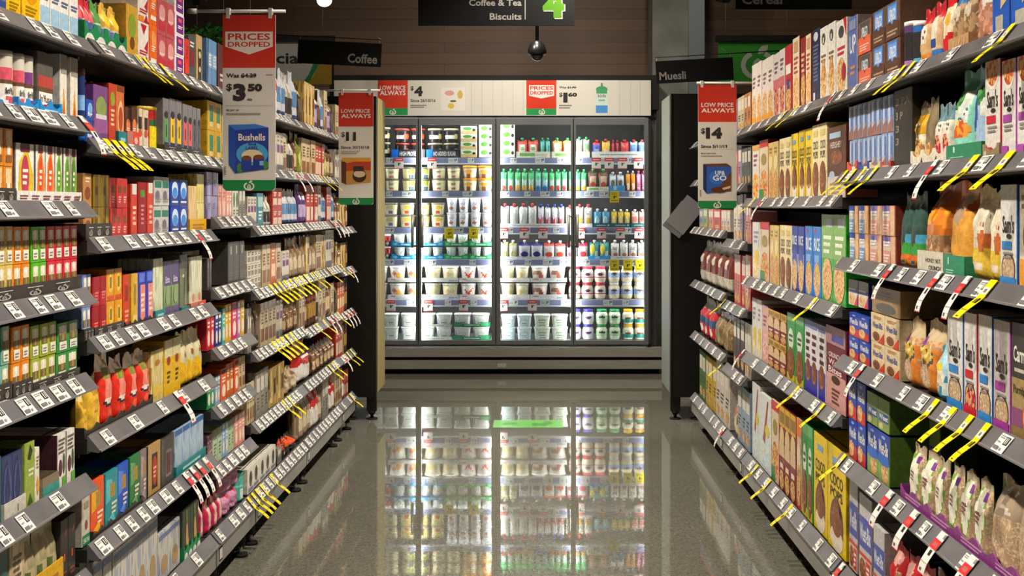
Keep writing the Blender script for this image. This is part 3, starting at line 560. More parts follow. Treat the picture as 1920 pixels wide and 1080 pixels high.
# -- cereal side
def cereal(key, desc, body, word, wc, art, side=None, wv=(.62, .82), name='cereal_box', cat='cereal box', pre=(), post=(), vert=0):
    ds = list(pre)
    if art: ds.append(E(.5, .26, .44, .24, art))
    if word: ds.append(T(.12, wv[0], .88, wv[1], word, wc, vert))
    S(key, 'box', name, cat, desc, body, ds+list(post), side=side or body)
cereal('muoat', 'white box orange fruit muesli', 'e6ded4', None, '0', FLAKE, post=[R(0, 0, 1, .14, 'e8a02c'), Ln(.2, .6, .8, .8, '8a5a6a', 3)])
cereal('mupnk', 'pink and white muesli box', 'dcd0cc', None, '0', BERRY, post=[R(0, .45, 1, .6, 'd06a70'), Ln(.2, .68, .8, .88, '6a5a6a', 3)])
cereal('mured', 'red muesli box', 'b82430', None, '0', NUTS, post=[R(.1, .58, .9, .72, 'e8e0d8'), R(.3, .36, .7, .5, '3a3a8a')])
cereal('mucrm', 'cream cluster muesli box', 'e4d2b4', None, '0', FLAKE, post=[Ln(.2, .5, .8, .75, 'b0503a', 4), R(.2, .8, .8, .95, 'c89a6a')], side='7c2a22')
cereal('mudkr', 'dark red muesli box', '8a2c28', None, '0', NUTS, post=[Ln(.2, .5, .8, .8, 'e0b890', 4)])
cereal('munvy', 'navy muesli box back', '1e2a44', None, '0', None, post=[Ln(.15, .3, .85, .8, '5a6a8c', 10), R(.15, .06, .4, .16, 'd8d8d8'), E(.5, .9, .3, .06, 'c8ccd4')])
cereal('muwht', 'tall white clusters box', 'e8e4dc', None, '0', FLAKE, post=[E(.5, .84, .26, .08, '4a4844'), R(.42, .78, .58, .86, 'e8e4dc'), Ln(.15, .52, .85, .64, '8a6a4a', 2), E(.5, .42, .25, .14, GRAIN)])
cereal('muwhr', 'white clusters box red lettering', 'ebe7e0', None, '0', FLAKE, post=[E(.5, .84, .26, .08, '4a4844'), Ln(.15, .52, .85, .66, 'c8343c', 2), Pg([(.7, 1), (1, 1), (1, .75)], 'c8202c'), E(.75, .3, .2, .12, 'b02434')])
cereal('upgobox', 'blue drink multipack box', '5a70b4', 'UP', 'e8ecf4', None, side='b8aeb0', wv=(.5, .75), post=[Ln(.2, .2, .8, .35, 'd08a5a', 2), R(.1, .82, .9, .95, '8a94bc')])
S('upgo', 'box', 'drink_carton', 'drink carton', 'blue and brown drink multipack', '6a4a38', [R(.14, .36, .86, .96, '3f7ac8'), R(.2, .42, .8, .9, '6a9ae0'), T(.24, .5, .76, .82, 'UP&GO', 'e8f0fa'), Pg([(0, 0), (1, 0), (1, .42), (.62, .5), (.5, .38), (.35, .5), (0, .42)], '5a3c2c'), Ln(.12, .08, .88, .26, 'b09478', 2)])
S('upgor', 'box', 'drink_carton', 'drink carton', 'blue drink multipack orange tray', '8a5a4a', [R(.14, .4, .86, .96, '54504c'), T(.24, .5, .76, .82, 'UP&GO', 'e8f0fa'), Pg([(0, 0), (1, 0), (1, .5), (.62, .55), (.5, .4), (.35, .55), (0, .5)], 'e86a4a'), Ln(.12, .08, .88, .3, 'f4c0a8', 3)])
S('chill', 'tin', 'drink_tub', 'tub', 'black tub purple base', '2c2a2c', [R(0, .78, 1, 1, '5a3a70'), R(0, 0, 1, .2, 'a878b4')], lid='e8e4e0')
S('chill2', 'tin', 'drink_tub', 'tub', 'black tub blue base', '2c2a2c', [R(0, .78, 1, 1, '2a6ac0'), R(0, 0, 1, .22, '58b0e0')], lid='e8e4e0')
S('oatpk', 'bag', 'oat_bag', 'oat bag', 'beige oat bag red top', 'd0a878', [R(0, .72, 1, 1, 'c02430'), R(.1, .4, .7, .72, 'e8dcc8'), R(0, 0, 1, .18, 'e08a3a'), Ln(.15, .45, .65, .65, '6a4a34', 2)])
S('oatpb', 'bag', 'oat_bag', 'oat bag', 'beige oat bag blue base', 'd8b488', [R(0, .72, 1, 1, 'c02430'), R(.1, .4, .7, .75, 'e8dcc8'), R(.1, .24, .6, .38, '2a4a8a'), R(0, 0, 1, .18, '3a7ac8')])
S('redoat', 'bag', 'oat_bag', 'oat bag', 'red and cream oat bag', 'd8202c', [Pg([(.2, .3), (1, .4), (1, .85), (.3, .8)], 'f0e0c0'), E(.65, .6, .2, .12, 'e8b040')])
S('clrmu', 'bag', 'muesli_bag', 'muesli bag', 'clear fruit muesli bag', A('b8946a', '8a6a48', 'd8c4a0', 90), [R(0, .72, 1, .86, '3a78b0'), R(.2, .55, .8, .7, 'd8ccb8'), Pg([(0, 0), (.4, 0), (0, .3)], '6a3a48')])
S('clrmu2', 'bag', 'muesli_bag', 'muesli bag', 'clear pink muesli bag', A('d09a80', 'b87a60', 'e8c4a8', 90), [Pg([(.2, 1), (.8, 1), (1, .55), (.55, .5)], 'e8e4dc'), R(0, .9, .2, 1, 'b0443a')])
S('krtr2', 'tray', 'display_tray', 'tray', 'kraft slotted display tray', 'c89a6c', [Pg([(.2, .2), (.24, .2), (.3, .8), (.26, .8)], 'e4c8a4'), Pg([(.5, .2), (.54, .2), (.6, .8), (.56, .8)], 'e4c8a4'), Pg([(.75, .2), (.79, .2), (.85, .8), (.81, .8)], 'e4c8a4')])
S('blubx', 'box', 'cereal_box', 'cereal box', 'bright blue oats box', '1f5cc4', [R(.2, .08, .65, .32, 'b8b4a4'), Pg([(.5, .4), (.85, .5), (.8, .95), (.55, .8)], 'd8b890'), Ln(.1, .7, .45, .9, 'e4ecf8', 3)], side='1a3f98')
S('slab', 'box', 'drink_carton', 'drink carton', 'slim silver-blue drink carton', '90a4cc', [R(.1, .1, .5, .95, 'b8c8e4'), Pg([(0, 0), (1, 0), (1, .4), (0, .2)], '9a6a60'), R(.6, .4, .9, .9, '5a80c0')])
for k_, c_, n_ in (('trr', 'e0533a', 'orange notched display tray'), ('trn', '2c4aa8', 'navy notched display tray'), ('trc', 'd8cca8', 'cream notched display tray'), ('trd', 'c04a48', 'brick red display tray')):
    S(k_, 'tray', 'display_tray', 'tray', n_, c_, [R(.55, .15, .85, .6, 'ece6d8') if k_ != 'trd' else R(.2, .3, .8, .6, 'e0b0a0')], wave=1)
S('blk3', 'box', 'display_box', 'display box', 'tall black display box', '2a2622', [T(.1, .80, .9, .90, '3 PA', '8a8070'), T(.1, .62, .5, .72, '3 P', '8a8070'), T(.1, .46, .3, .55, '3', '8a8070'), T(.1, .30, .3, .39, '3', '8a8070')])
S('yelpch', 'bag', 'muesli_pouch', 'muesli pouch', 'yellow and white muesli pouch', 'e6dcc4', [R(0, .5, 1, .82, 'd9a420'), R(0, .82, 1, 1, '8a7c5c'), E(.5, .25, .4, .2, NUTS), Ln(.15, .55, .6, .7, 'f4ead0', 2)])
S('tanpch', 'bag', 'muesli_pouch', 'muesli pouch', 'plain tan muesli pouch', '8a7a5c', [R(0, .4, .3, 1, 'a0906c'), E(.5, .2, .4, .16, NUTS)])
S('whtpch', 'bag', 'muesli_pouch', 'muesli pouch', 'white berry muesli pouch', 'e8e0d0', [R(0, .74, 1, 1, '6a8a98'), E(.5, .3, .36, .2, BERRY), Ln(.2, .55, .8, .7, '5a6a7a', 2)])
S('mintbag', 'bag', 'muesli_bag', 'muesli bag', 'mint green floral muesli bag', '8fdcc4', [R(0, .72, 1, 1, '4f9a88'), Pg([(.1, .3), (.5, .75), (.9, .8), (.8, .3)], 'dce8dc'), E(.5, .35, .4, .1, FRUIT), E(.3, .68, .2, .12, LEAF), Ln(.2, .45, .8, .6, '3a8ab0', 3)])
S('blubag', 'bag', 'muesli_bag', 'muesli bag', 'sky blue floral muesli bag', 'a4c4e4', [E(.25, .5, .25, .2, '2a4ca4'), E(.6, .75, .3, .18, LEAF), E(.25, .25, .14, .06, 'c86a3a'), E(.8, .55, .16, .1, 'dfe8e0')])
S('wtray', 'tray', 'display_tray', 'tray', 'white curved display tray', 'e0d8c4', [Pg([(.3, .3), (.34, .6), (.36, .3)], '4a4438'), Pg([(.7, .3), (.74, .6), (.76, .3)], '4a4438')], wave=3)
S('gtray', 'tray', 'display_tray', 'tray', 'deep green display tray', '1f8a62', [R(.2, .6, .25, .9, 'd0ecdc'), Ln(.1, .2, .5, .4, 'a0d4bc', 2)])
S('ktray', 'tray', 'display_tray', 'tray', 'curved cardboard display tray', '9a8462', [R(.1, .1, .25, .6, 'd8c8a0')], wave=1)
for k_, n_, c1, bd in (('samr', 'white red-band granola box', 'c81e34', 'e4e0d8'), ('samm', 'white magenta-band granola box', 'b04ab0', 'e4e0dc'), ('samb', 'white blue-band oats box', '2f86d0', 'dedcd8'), ('samo', 'white red-bowl oats box', 'c82030', 'dedad6'), ('samp', 'grey purple-band oats box', 'a03a98', 'c0b8b8')):
    S(k_, 'box', 'granola_box', 'granola box', n_, bd, [E(.5, .9, .44, .2, 'efe9df') if k_ in ('samr', 'samm') else E(.5, .16, .44, .17, '4a3020'), E(.5, .92, .40, .18, A('c05a30', 'e0b060', '8a3a28', 90)) if k_ in ('samr', 'samm') else E(.5, .16, .39, .145, OATS if k_ != 'samo' else BERRY), T(.14, .52, .86, .70, "Sam's", '2a2624'), E(.55, .49, .16, .025, '2a2624'), R(.12, .36, .72, .44, c1), Ln(.2, .26, .8, .34, '8a8684', 2), R(0, 0, .5 if k_ in ('samr', 'samm') else .98, .12 if k_ in ('samr', 'samm') else .09, c1)], side=c1 if k_ in ('samr', 'samo') else ('2a62b0' if k_ == 'samb' else c1))
S('bread', 'box', 'drink_carton', 'drink carton', 'blue-top breakfast drink carton', 'd8d0cc', [R(0, .8, .62, 1, '3a50b4'), R(.62, 0, 1, 1, 'd89a58'), E(.85, .5, .2, .55, 'e8b880'), Ln(.08, .62, .58, .84, 'f0f0f4', 2), R(.06, 0, .62, .5, '7a9ac4'), Ln(.1, .1, .55, .4, 'd8e4f0', 3)], side='c08048')
S('breadp', 'box', 'drink_carton', 'drink carton', 'pink-label breakfast drink carton', 'd8c4b8', [R(0, .82, .62, 1, '7a6cb4'), R(.62, 0, 1, 1, 'd8a070'), E(.85, .5, .2, .55, 'e0b490'), Ln(.08, .62, .58, .84, 'f0f0f4', 2), R(.06, 0, .62, .5, 'd89a88'), Ln(.1, .1, .55, .4, 'f4e0d8', 3)], side='8a3a2c')
S('dkgbag', 'bag', 'muesli_bag', 'muesli bag', 'dark green tropical muesli bag', '34564c', [R(0, .34, 1, .46, '4aa0c8'), R(0, .2, 1, .34, '3a9a3c'), R(0, .12, 1, .2, 'e06a2a'), Pg([(0, 0), (1, 0), (1, .12), (0, .06)], 'c8c0a4'), E(.4, .46, .3, .14, '1f3a34'), E(.7, .06, .2, .08, 'e8922c')])
S('orgbag', 'bag', 'muesli_bag', 'muesli bag', 'large orange clear muesli bag', 'film:c87018', [R(.05, .52, .45, .68, 'e0a030'), R(.52, .56, .9, .7, 'e8b020'), Pg([(.5, .78), (.95, .62), (.95, .5), (.55, .55)], 'f08a28'), R(0, 0, 1, .42, A('b08a64', '8a6442', 'd0b090', 100)), E(.35, .1, .3, .12, '9a3a2c'), R(0, .72, 1, 1, 'film:a4500e')], top=.9)
S('honeytr', 'tray', 'display_tray', 'tray', 'white lettered display tray', 'd2cdb8', [T(.34, .52, .92, .70, 'HONEY NUT', '3c382e'), T(.46, .22, .92, .40, 'CRUNCH', '3c382e')])
S('orgsil', 'bag', 'muesli_bag', 'muesli bag', 'orange foil-top muesli bag', 'e0a040', [R(0, .68, 1, 1, 'foil:c8642a'), Pg([(.1, .6), (.6, .55), (.9, .95), (.3, .9)], 'foil:e0c0a4'), R(0, .08, .7, .2, 'ecd8c0')])
S('aprbag', 'bag', 'muesli_bag', 'muesli bag', 'cream and yellow apricot muesli bag', 'ece0c8', [R(0, 0, 1, .34, 'e4c040'), R(0, .1, .8, .2, 'ead8c4'), E(.72, .42, .26, .1, 'c86a34'), Ln(.08, .56, .92, .72, 'c84a2a', 2), R(0, .84, 1, 1, 'd8c888')])
S('wyel', 'box', 'granola_box', 'granola box', 'white and amber porridge box', 'e8dcc4', [R(0, 0, 1, .28, 'e8a030'), E(.6, .5, .38, .2, '4a3a24'), E(.6, .5, .33, .17, OATS), Ln(.15, .75, .85, .92, '6a6458', 2)])
wb = lambda blue, low, pc: [R(0, 0, 1, .5, low), Pg([(0, .42), (1, .3), (1, 1), (0, 1)], blue), E(.35, .24, .3, .2, FLAKE), R(.62, .0, 1, .28, pc), T(.08, .52, .92, .78, 'Weet-Bix', 'f2f2ee'), E(.5, .9, .18, .035, '9ab4e4')]
cereal('wbx', 'blue and red wheat biscuit box', '2c48b4', None, '0', None, pre=wb('2c48b4', 'd03a34', 'd03a34'), name='wheat_biscuit_box', side='1f3490')
cereal('wbxg', 'grey-shaded wheat biscuit box', '8f8c94', None, '0', None, pre=[R(0, 0, 1, .5, 'd8ccbc'), R(0, .5, 1, .62, '4a5ab0'), E(.35, .24, .3, .2, FLAKE), Pg([(.6, 0), (1, 0), (1, .45)], 'd03a34'), R(.05, .6, .8, .66, 'f0eee8')], name='wheat_biscuit_box', side='26308c')
cereal('wbxc', 'cream wheat biscuit box', 'e4cfa4', None, '0', None, pre=[T(.12, .48, .88, .7, 'Weet-Bix', '34489c'), E(.4, .2, .26, .16, CHOC), Pg([(.55, 0), (1, 0), (1, .38)], 'd8442c'), Ln(.2, .8, .8, .92, 'c8905a', 2)], name='wheat_biscuit_box', side='c8b890')
S('krbox', 'box', 'carton', 'carton', 'kraft carton with grey oval', 'a08252', [E(.5, .22, .36, .2, '5c5850'), T(.32, .76, .68, .86, 'Weet-Bix', '3a2f20'), Ln(.2, .66, .8, .72, '5a4a34', 1)])
S('orgclr', 'bag', 'muesli_bag', 'muesli bag', 'orange bowl-print muesli bag', A('d0a478', 'b8865a', 'e4c8a0', 110), [Pg([(0, 0), (1, 0), (.9, .4), (1, .6), (.1, .6), (.2, .3)], 'e08434'), E(.5, .5, .36, .16, '4a4a50'), E(.5, .52, .31, .13, A('e0cc80', 'c8a040', '5a4a2a', 90)), E(.5, .22, .3, .18, OATS), R(0, .74, 1, 1, 'film:c8b490'), R(.1, .66, .4, .76, '7a3a94')])
S('blubwl', 'bag', 'muesli_bag', 'muesli bag', 'blue and white oats bag', '2f8aac', [Pg([(0, .5), (1, .45), (.9, 1), (.3, 1)], 'a8d4e4'), E(.4, .6, .3, .08, 'd8c838'), E(.5, .4, .36, .15, 'e8dcc0'), E(.3, .2, .2, .1, OATS), R(.7, .1, .95, .35, 'dce8e4')])
S('carman', 'box', 'granola_box', 'granola box', 'black and kraft porridge box', '3a3836', [R(0, 0, 1, .52, 'a8905c'), T(.1, .66, .95, .80, 'Carman', 'efece4'), Ln(.15, .56, .9, .62, 'c8c0b0', 1), T(.1, .36, .8, .46, 'Porridge', '4a3c20'), R(0, .1, .6, .26, '8a4a7c'), E(.85, .2, .25, .14, FRUIT), R(0, 0, 1, .1, '8a7444')], side='2a2826')
S('fibre', 'box', 'cereal_box', 'cereal box', 'narrow oat cereal box', '8a8270', [E(.5, .5, .34, .3, 'd8ccb0'), E(.5, .26, .3, .14, FLAKE), R(0, 0, .5, .1, 'd8a030')])
cereal('wbgr', 'green-top wheat biscuit box', '7ea04c', None, '0', None, pre=[R(0, 0, 1, .6, '88a458'), T(.1, .3, .9, .56, 'Weet-Bix', 'f0f0e8'), Pg([(0, .25), (1, .1), (1, .32), (0, .5)], '2c48a0'), T(.1, .34, .9, .52, 'Weet', 'f0f0e8')][:1]+[R(.05, .28, .95, .55, '34509c'), T(.1, .34, .9, .52, 'Weet', 'f0f0e8'), E(.3, .14, .2, .1, 'd8c890')], name='wheat_biscuit_box', side='4f6c26')
cereal('wbbg', 'blue and green wheat biscuit box', '2c48b4', None, '0', None, pre=[R(0, 0, 1, .45, '8cae60'), E(.6, .2, .3, .2, FLAKE), E(.5, .46, .55, .12, '2f6cd0'), T(.08, .56, .92, .84, 'Weet-Bix', 'f4f4f0'), E(.5, .92, .18, .03, '9ab4e4')], name='wheat_biscuit_box', side='4f6c26')
S('oatbag', 'bag', 'oat_bag', 'oat bag', 'clear oats bag green-white label', OATS, [E(.45, .5, .42, .44, '7aa83c'), E(.52, .52, .30, .38, 'ecead4'), Ln(.38, .42, .66, .6, '8a5a5c', 3), R(.6, .72, .84, .86, '7a3a94'), R(0, .9, 1, 1, 'film:b0a488')], top=.9)
S('oatclr', 'bag', 'oat_bag', 'oat bag', 'clear bag of rolled oats', OATS, [R(0, .62, 1, 1, 'film:a4917a'), Pg([(0, .3), (.2, .3), (.1, .95), (0, .9)], '7aa83c'), Pg([(.3, .7), (.8, .66), (.7, .74)], 'film:d8cdb8')], top=.9)
S('purtray', 'tray', 'display_tray', 'tray', 'purple display tray', '8a3a84', [Ln(.05+.24*i, .3, .2+.24*i, .7, 'c890c0', 2) for i in range(4)], wave=8)
cereal('wbbig', 'large white-blue wheat biscuit box', 'c4c2c4', None, '0', None, pre=[R(0, .38, 1, .74, '4a58b0'), T(.06, .46, .94, .66, 'Weet-Bix', 'eeeef2'), R(0, 0, 1, .28, 'd8c0a8'), E(.3, .14, .26, .12, CHOC), R(.55, .02, .92, .26, 'd0483e'), R(0, .28, 1, .32, 'd8413a'), Ln(.62, .05, .86, .22, 'f0e8e0', 3)], name='wheat_biscuit_box', side='8a8888')
S('redmu', 'bag', 'muesli_bag', 'muesli bag', 'red muesli bag', 'c01e28', [Pg([(.4, 0), (1, 0), (1, .6), (.6, .7)], A('d8b890', 'b88a5a', 'ecd8b8', 100)), Ln(.1, .25, .45, .4, 'f0e0d8', 2), E(.4, .8, .3, .1, 'e0a8a0')])
S('darkmu', 'bag', 'muesli_bag', 'muesli bag', 'dark fruit muesli bag', A('5a2c28', '8a5040', '3a1c1c', 80), [R(0, .6, 1, 1, 'film:7a5a50'), R(.1, .2, .5, .5, 'c01e28')])
cereal('ccpop', 'yellow chocolate cereal box', 'e8c814', None, '0', None, pre=[E(.5, .26, .38, .25, '6a3c2a'), E(.5, .12, .36, .12, 'e8d8c4'), E(.5, .3, .3, .16, CHOC), T(.14, .62, .86, .74, 'COCO', '3c2016'), T(.16, .5, .84, .60, 'POPS', '3c2016'), R(.3, .84, .7, .9, '6aa0dc'), Pg([(.6, .5), (.72, .42), (.64, .42), (.76, .34)], '4a2a18')], side='d0ae0c')
cereal('cccrm', 'cream chocolate cereal box', 'e6d8a8', None, '0', CHOC, pre=[T(.14, .66, .86, .78, 'COCO', '3c2016'), T(.16, .54, .84, .64, 'POPS', '3c2016'), R(.2, .84, .8, .92, 'd8c070'), E(.7, .12, .14, .14, '4a4a9a')])
cereal('hershey', 'tall brown chocolate cereal box', '5e3020', None, '0', None, pre=[R(.1, .84, .75, .92, 'a8c4e0'), T(.15, .7, .8, .79, 'HERSHEY', 'd8c8b8'), E(.5, .56, .34, .1, CHOC), R(0, 0, 1, .3, 'd8c4b4'), E(.25, .32, .16, .06, 'a8bcd8'), Ln(.15, .04, .85, .22, 'a08478', 3)])
cereal('ricbub', 'navy and white rice cereal box', '2a3f9c', 'RICE', 'e8ecf4', FLAKE, wv=(.72, .86), pre=[R(0, .3, 1, .58, 'c8d0e4'), E(.5, .5, .44, .16, '4458b4')])
cereal('rice', 'sky blue rice cereal box', '2f7ed4', 'RICE', 'f0f4f8', FLAKE, wv=(.66, .84), post=[R(.2, .5, .8, .6, '7ab0e8'), R(.35, .36, .65, .44, 'e8c820'), E(.3, .94, .12, .03, 'd0303a')])
cereal('grnbx', 'green flake cereal box', '4fa850', None, '0', FLAKE, pre=[R(0, .5, 1, 1, '88b868'), Ln(.16, .54, .84, .78, 'e8f0dc', 3), E(.5, .44, .14, .04, 'd04a40'), R(.4, .86, .9, .96, 'c8dce8')], side='1fa02c')
cereal('yeltan', 'pale yellow corn cereal box', 'd8bc6c', None, '0', GRAIN, post=[E(.5, .64, .36, .12, 'e8d8a0'), Ln(.2, .8, .8, .92, '9a7a2c', 2)], side='b8a078')
cereal('multi', 'white box coloured loops', 'd8d0c4', None, '0', A('d04a4a', 'e8c030', '5a9ac0', 90), post=[Ln(.2, .6, .8, .85, '8a4a6a', 3), R(0, .9, 1, 1, 'd8a048')])
cereal('redgrn', 'red-topped cereal box', 'd8c4a8', None, '0', A('c8483a', 'd8b060', '5a8a48', 90), post=[R(0, .88, 1, 1, 'c8242c'), R(0, 0, .5, .18, '3a8a4a'), E(.5, .68, .3, .1, '9a8a3a')], side='a03028')
cereal('whtyel', 'white box yellow cereal bowl', 'dedad4', None, '0', A('e0c040', 'e8e0c8', 'c89030', 80), post=[Ln(.2, .62, .8, .86, '8a8aa8', 3), E(.6, .4, .3, .12, 'e8c830')])
cereal('marn', 'maroon and yellow cereal box', '7e2a2a', None, '0', None, pre=[R(0, .76, 1, 1, 'd8a828'), R(.1, .8, .9, .94, '8a6a28'), E(.5, .62, .46, .14, 'd8bc88'), R(0, .4, 1, .56, 'd8b890'), R(.2, .26, .8, .32, 'e8d0b8'), E(.5, .12, .44, .12, NUTS)])
cereal('milo', 'green malt cereal box', '2f9440', None, '0', CHOC, pre=[R(0, .88, 1, 1, '6ab06a'), E(.5, .62, .34, .16, 'd8e0c8'), Ln(.25, .56, .75, .7, '3a5a34', 2), R(0, 0, 1, .1, 'c8c030')])
cereal('ories', 'red and orange-top cereal box', 'c8b090', None, '0', NUTS, pre=[R(0, .8, 1, 1, 'e0762c'), R(0, 0, 1, .3, 'b8383a'), E(.5, .55, .4, .18, 'e0ccb0')])
cereal('nesq', 'white and navy cereal box', 'dcdce0', None, '0', None, pre=[R(0, 0, 1, .38, '3a34a4'), E(.5, .3, .4, .16, CHOC), Ln(.2, .45, .85, .85, '5a1c34', 4), R(0, .9, 1, 1, '6a74b8')])
cereal('bites', 'maroon and pink cereal box', '6e1c30', None, '0', None, pre=[R(0, 0, 1, .42, 'd09a94'), T(.12, .62, .85, .68, 'CRUNCHY', 'ecdcd8'), T(.12, .53, .8, .6, 'Weet', 'ecdcd8'), T(.12, .43, .8, .51, 'Bites', 'ecdcd8'), E(.5, .36, .22, .05, '4a2418'), Ln(.3, .06, .7, .26, '6a3a34', 4), R(0, .78, 1, 1, 'a87a80'), R(.3, .82, .9, .9, '4a4a9c')])
cereal('whtblu', 'white and pale blue cereal box', 'd8dcdc', None, '0', A('b0ccd8', 'd8e0dc', 'c8b890', 80), post=[Pg([(.3, .4), (.7, .95), (.8, .95), (.5, .35)], 'a0503a'), E(.7, .55, .2, .08, 'd8c838')])
cereal('pinkbx', 'pink patterned cereal box', 'd8a8a0', None, '0', A('d07a80', 'e8c8b8', 'b05a70', 90), post=[Ln(.2, .62, .8, .84, '8a4a5a', 3)])
for k_, c_, n_ in (('bkg', '8aa878', 'pale green snack box'), ('bkp', 'd08a88', 'pink snack box'), ('bkr', 'c04848', 'red snack box'), ('bkw', 'ccc4b8', 'off-white snack box'), ('bkd', '4a4446', 'dark grey snack box'), ('bkl', '8a7a9a', 'mauve snack box'), ('bko', 'c0783a', 'rust snack box'), ('bkc', 'c8b490', 'cream snack box'), ('bky', 'c8a83c', 'mustard snack box'), ('bkgr', '4f7a44', 'green snack box'), ('bkb', '8a9cb0', 'grey-blue snack box')):
    S(k_, 'box', 'snack_box', 'snack box', n_, c_, [R(.12, .62, .88, .9, 'e0d8c8'), Ln(.2, .3, .8, .5, '5a4a44', 3), E(.5, .16, .34, .1, NUTS)])
S('chipbag', 'bag', 'snack_bag', 'snack bag', 'silver and brown snack bag', 'foil:9a9488', [R(0, .3, 1, .75, '6a2c24'), R(.1, .05, .9, .3, 'b8b0a0'), R(.3, .5, .6, .7, 'c8beb0')])
S('redblu', 'bag', 'snack_bag', 'snack bag', 'red and blue snack bag', 'c82c3c', [R(0, .35, 1, .55, '34507c'), R(0, .72, 1, 1, 'a8a4a0'), E(.5, .2, .3, .1, 'e8d8d0')])
S('brnbag', 'bag', 'grain_bag', 'grain bag', 'large brown grain bag', A('8c7650', '75603e', 'a89068', 90), [R(0, .8, 1, 1, 'film:9a8a68'), R(.3, .1, .36, .75, '6a5636'), R(.65, .1, .7, .75, 'b0a078')])
S('clrbag', 'bag', 'grain_bag', 'grain bag', 'cream crinkled grain bag', 'c8b898', [E(.4, .6, .3, .12, 'b86a50'), R(.2, .2, .5, .45, 'e0d8c8'), R(.7, .3, .9, .7, '6a5a4a')])

# -- glass fridge
S('cart', 'box', 'yogurt_carton', 'carton', 'green-white pouch carton', 'e8e4d8', [E(.4, .66, .28, .2, '5a9a3c'), R(0, 0, 1, .4, 'd8b878'), E(.82, .5, .1, .16, '2a2624')])
S('cart2', 'box', 'yogurt_carton', 'carton', 'white fruit-print pouch carton', 'ece8dc', [E(.4, .6, .26, .3, '6aa848'), E(.85, .5, .1, .2, '3a342c'), R(.5, .1, .75, .4, 'd8d4c0')])
S('ytblk', 'tub', 'yogurt_tub', 'yogurt tub', 'black protein yogurt tub', '2c2224', [R(.1, .3, .75, .6, 'e8e4e0'), E(.84, .5, .16, .24, 'e8542a')], lid='b8483c', taper=.9)
S('ytblk2', 'tub', 'yogurt_tub', 'yogurt tub', 'black vanilla yogurt tub', '2a2628', [R(.1, .3, .8, .6, 'e8e4e0'), E(.88, .5, .12, .2, 'd8c070')], lid='c8b894', taper=.9)
S('hptray', 'tray', 'display_tray', 'tray', 'black lettered fridge tray', '35353a', [R(0, 0, .2, 1, '1f6fd8'), T(.24, .2, .82, .75, 'HIGH PROTEIN', 'ecece8')])
S('nstray', 'tray', 'display_tray', 'tray', 'black no-sugar lettered fridge tray', '35353a', [R(0, 0, .2, 1, '1f6fd8'), T(.22, .2, .9, .75, 'NO ADDED SUGAR', 'ecece8')])
S('ytcrm', 'tub', 'yogurt_tub', 'yogurt tub', 'cream dark-lid yogurt tub', 'e8deb0', [R(.35, .1, .65, .32, 'c8706a'), Ln(.3, .5, .7, .75, '6a5a3a', 2)], lid='6a6460', taper=.88)
S('ytgrn', 'tub', 'yogurt_tub', 'yogurt tub', 'cream green-label yogurt tub', 'e4dca0', [R(.6, .05, .95, .4, '4a6070'), R(.6, .5, .95, .95, '8a9a3c')], lid='6a6460', taper=.88)
S('ytorg', 'tub', 'yogurt_tub', 'yogurt tub', 'orange-lid yogurt tub', 'ece4c4', [R(.25, 0, .6, .38, '9a5a34'), E(.4, .62, .3, .2, 'f0a838')], lid='f09a1c', taper=.86, lh=.2)
S('ytprp', 'tub', 'yogurt_tub', 'yogurt tub', 'cream purple-label yogurt tub', 'ece4bc', [R(.35, .05, .7, .38, '7a6aa8'), E(.4, .7, .3, .16, 'd8c080')], lid='8a8478', n=4, taper=.86)
S('ytred', 'tub', 'yogurt_tub', 'yogurt tub', 'cream red-label yogurt tub', 'ece0a8', [R(.3, .05, .65, .38, 'd04a3c'), E(.6, .7, .3, .16, 'd8b84a')], lid='8a8478', n=4, taper=.86)
S('ytall', 'tub', 'yogurt_tub', 'yogurt tub', 'tall white yogurt tub', 'eeecec', [E(.4, .34, .22, .12, 'c07a5a'), Ln(.25, .6, .75, .76, 'a8a4b0', 2)], lid='f4f2f0', taper=.8, lh=.1)
S('ytcup', 'tub', 'yogurt_cup', 'yogurt cup', 'pale striped yogurt cup', 'dfe4d8', [Ln(.1, .5, .9, .8, '8aa49a', 2), R(.3, .1, .7, .4, 'c8d4c4')], lid='e8ece8', taper=.78)
S('ytrb', 'tub', 'yogurt_cup', 'yogurt cup', 'red and black yogurt cup', '3a2c2c', [R(0, .5, 1, 1, 'c02c30'), E(.5, .3, .3, .15, 'e8e0dc')], lid='e8e4e0', taper=.8)
S('cutray', 'tray', 'display_tray', 'tray', 'blue lettered cup tray', '1f86b8', [T(.36, .15, .68, .5, 'Protein', 'd8ecf4'), E(.14, .4, .09, .25, '7cc4dc'), E(.86, .4, .09, .25, '7cc4dc')], wave=1)
S('cgtray', 'tray', 'display_tray', 'tray', 'green lettered cup tray', '2fa05c', [T(.3, .15, .7, .5, 'Probiotic', 'dcf4e4'), E(.14, .4, .09, .25, '6cc890'), E(.86, .4, .09, .25, '6cc890')], wave=1)
S('ytbig', 'tub', 'yogurt_tub', 'yogurt tub', 'large white yogurt tub', 'efe9dc', [E(.3, .6, .16, .16, 'e8825a'), E(.62, .4, .2, .26, 'e8a83c')], lid='f4f0e8', taper=.82, lh=.12)
S('ytbigr', 'tub', 'yogurt_tub', 'yogurt tub', 'large berry-print yogurt tub', 'efe6e0', [Pg([(.2, .8), (.5, .1), (.85, .8), (.5, .45)], 'e8502c')], lid='f4f0ec', taper=.82, lh=.12)
S('ytbigy', 'tub', 'yogurt_tub', 'yogurt tub', 'large vanilla yogurt tub', 'ebe2bc', [E(.35, .5, .2, .2, 'e0c080'), E(.65, .55, .14, .2, 'd8d0a0')], lid='f2ecd4', taper=.82, lh=.12)
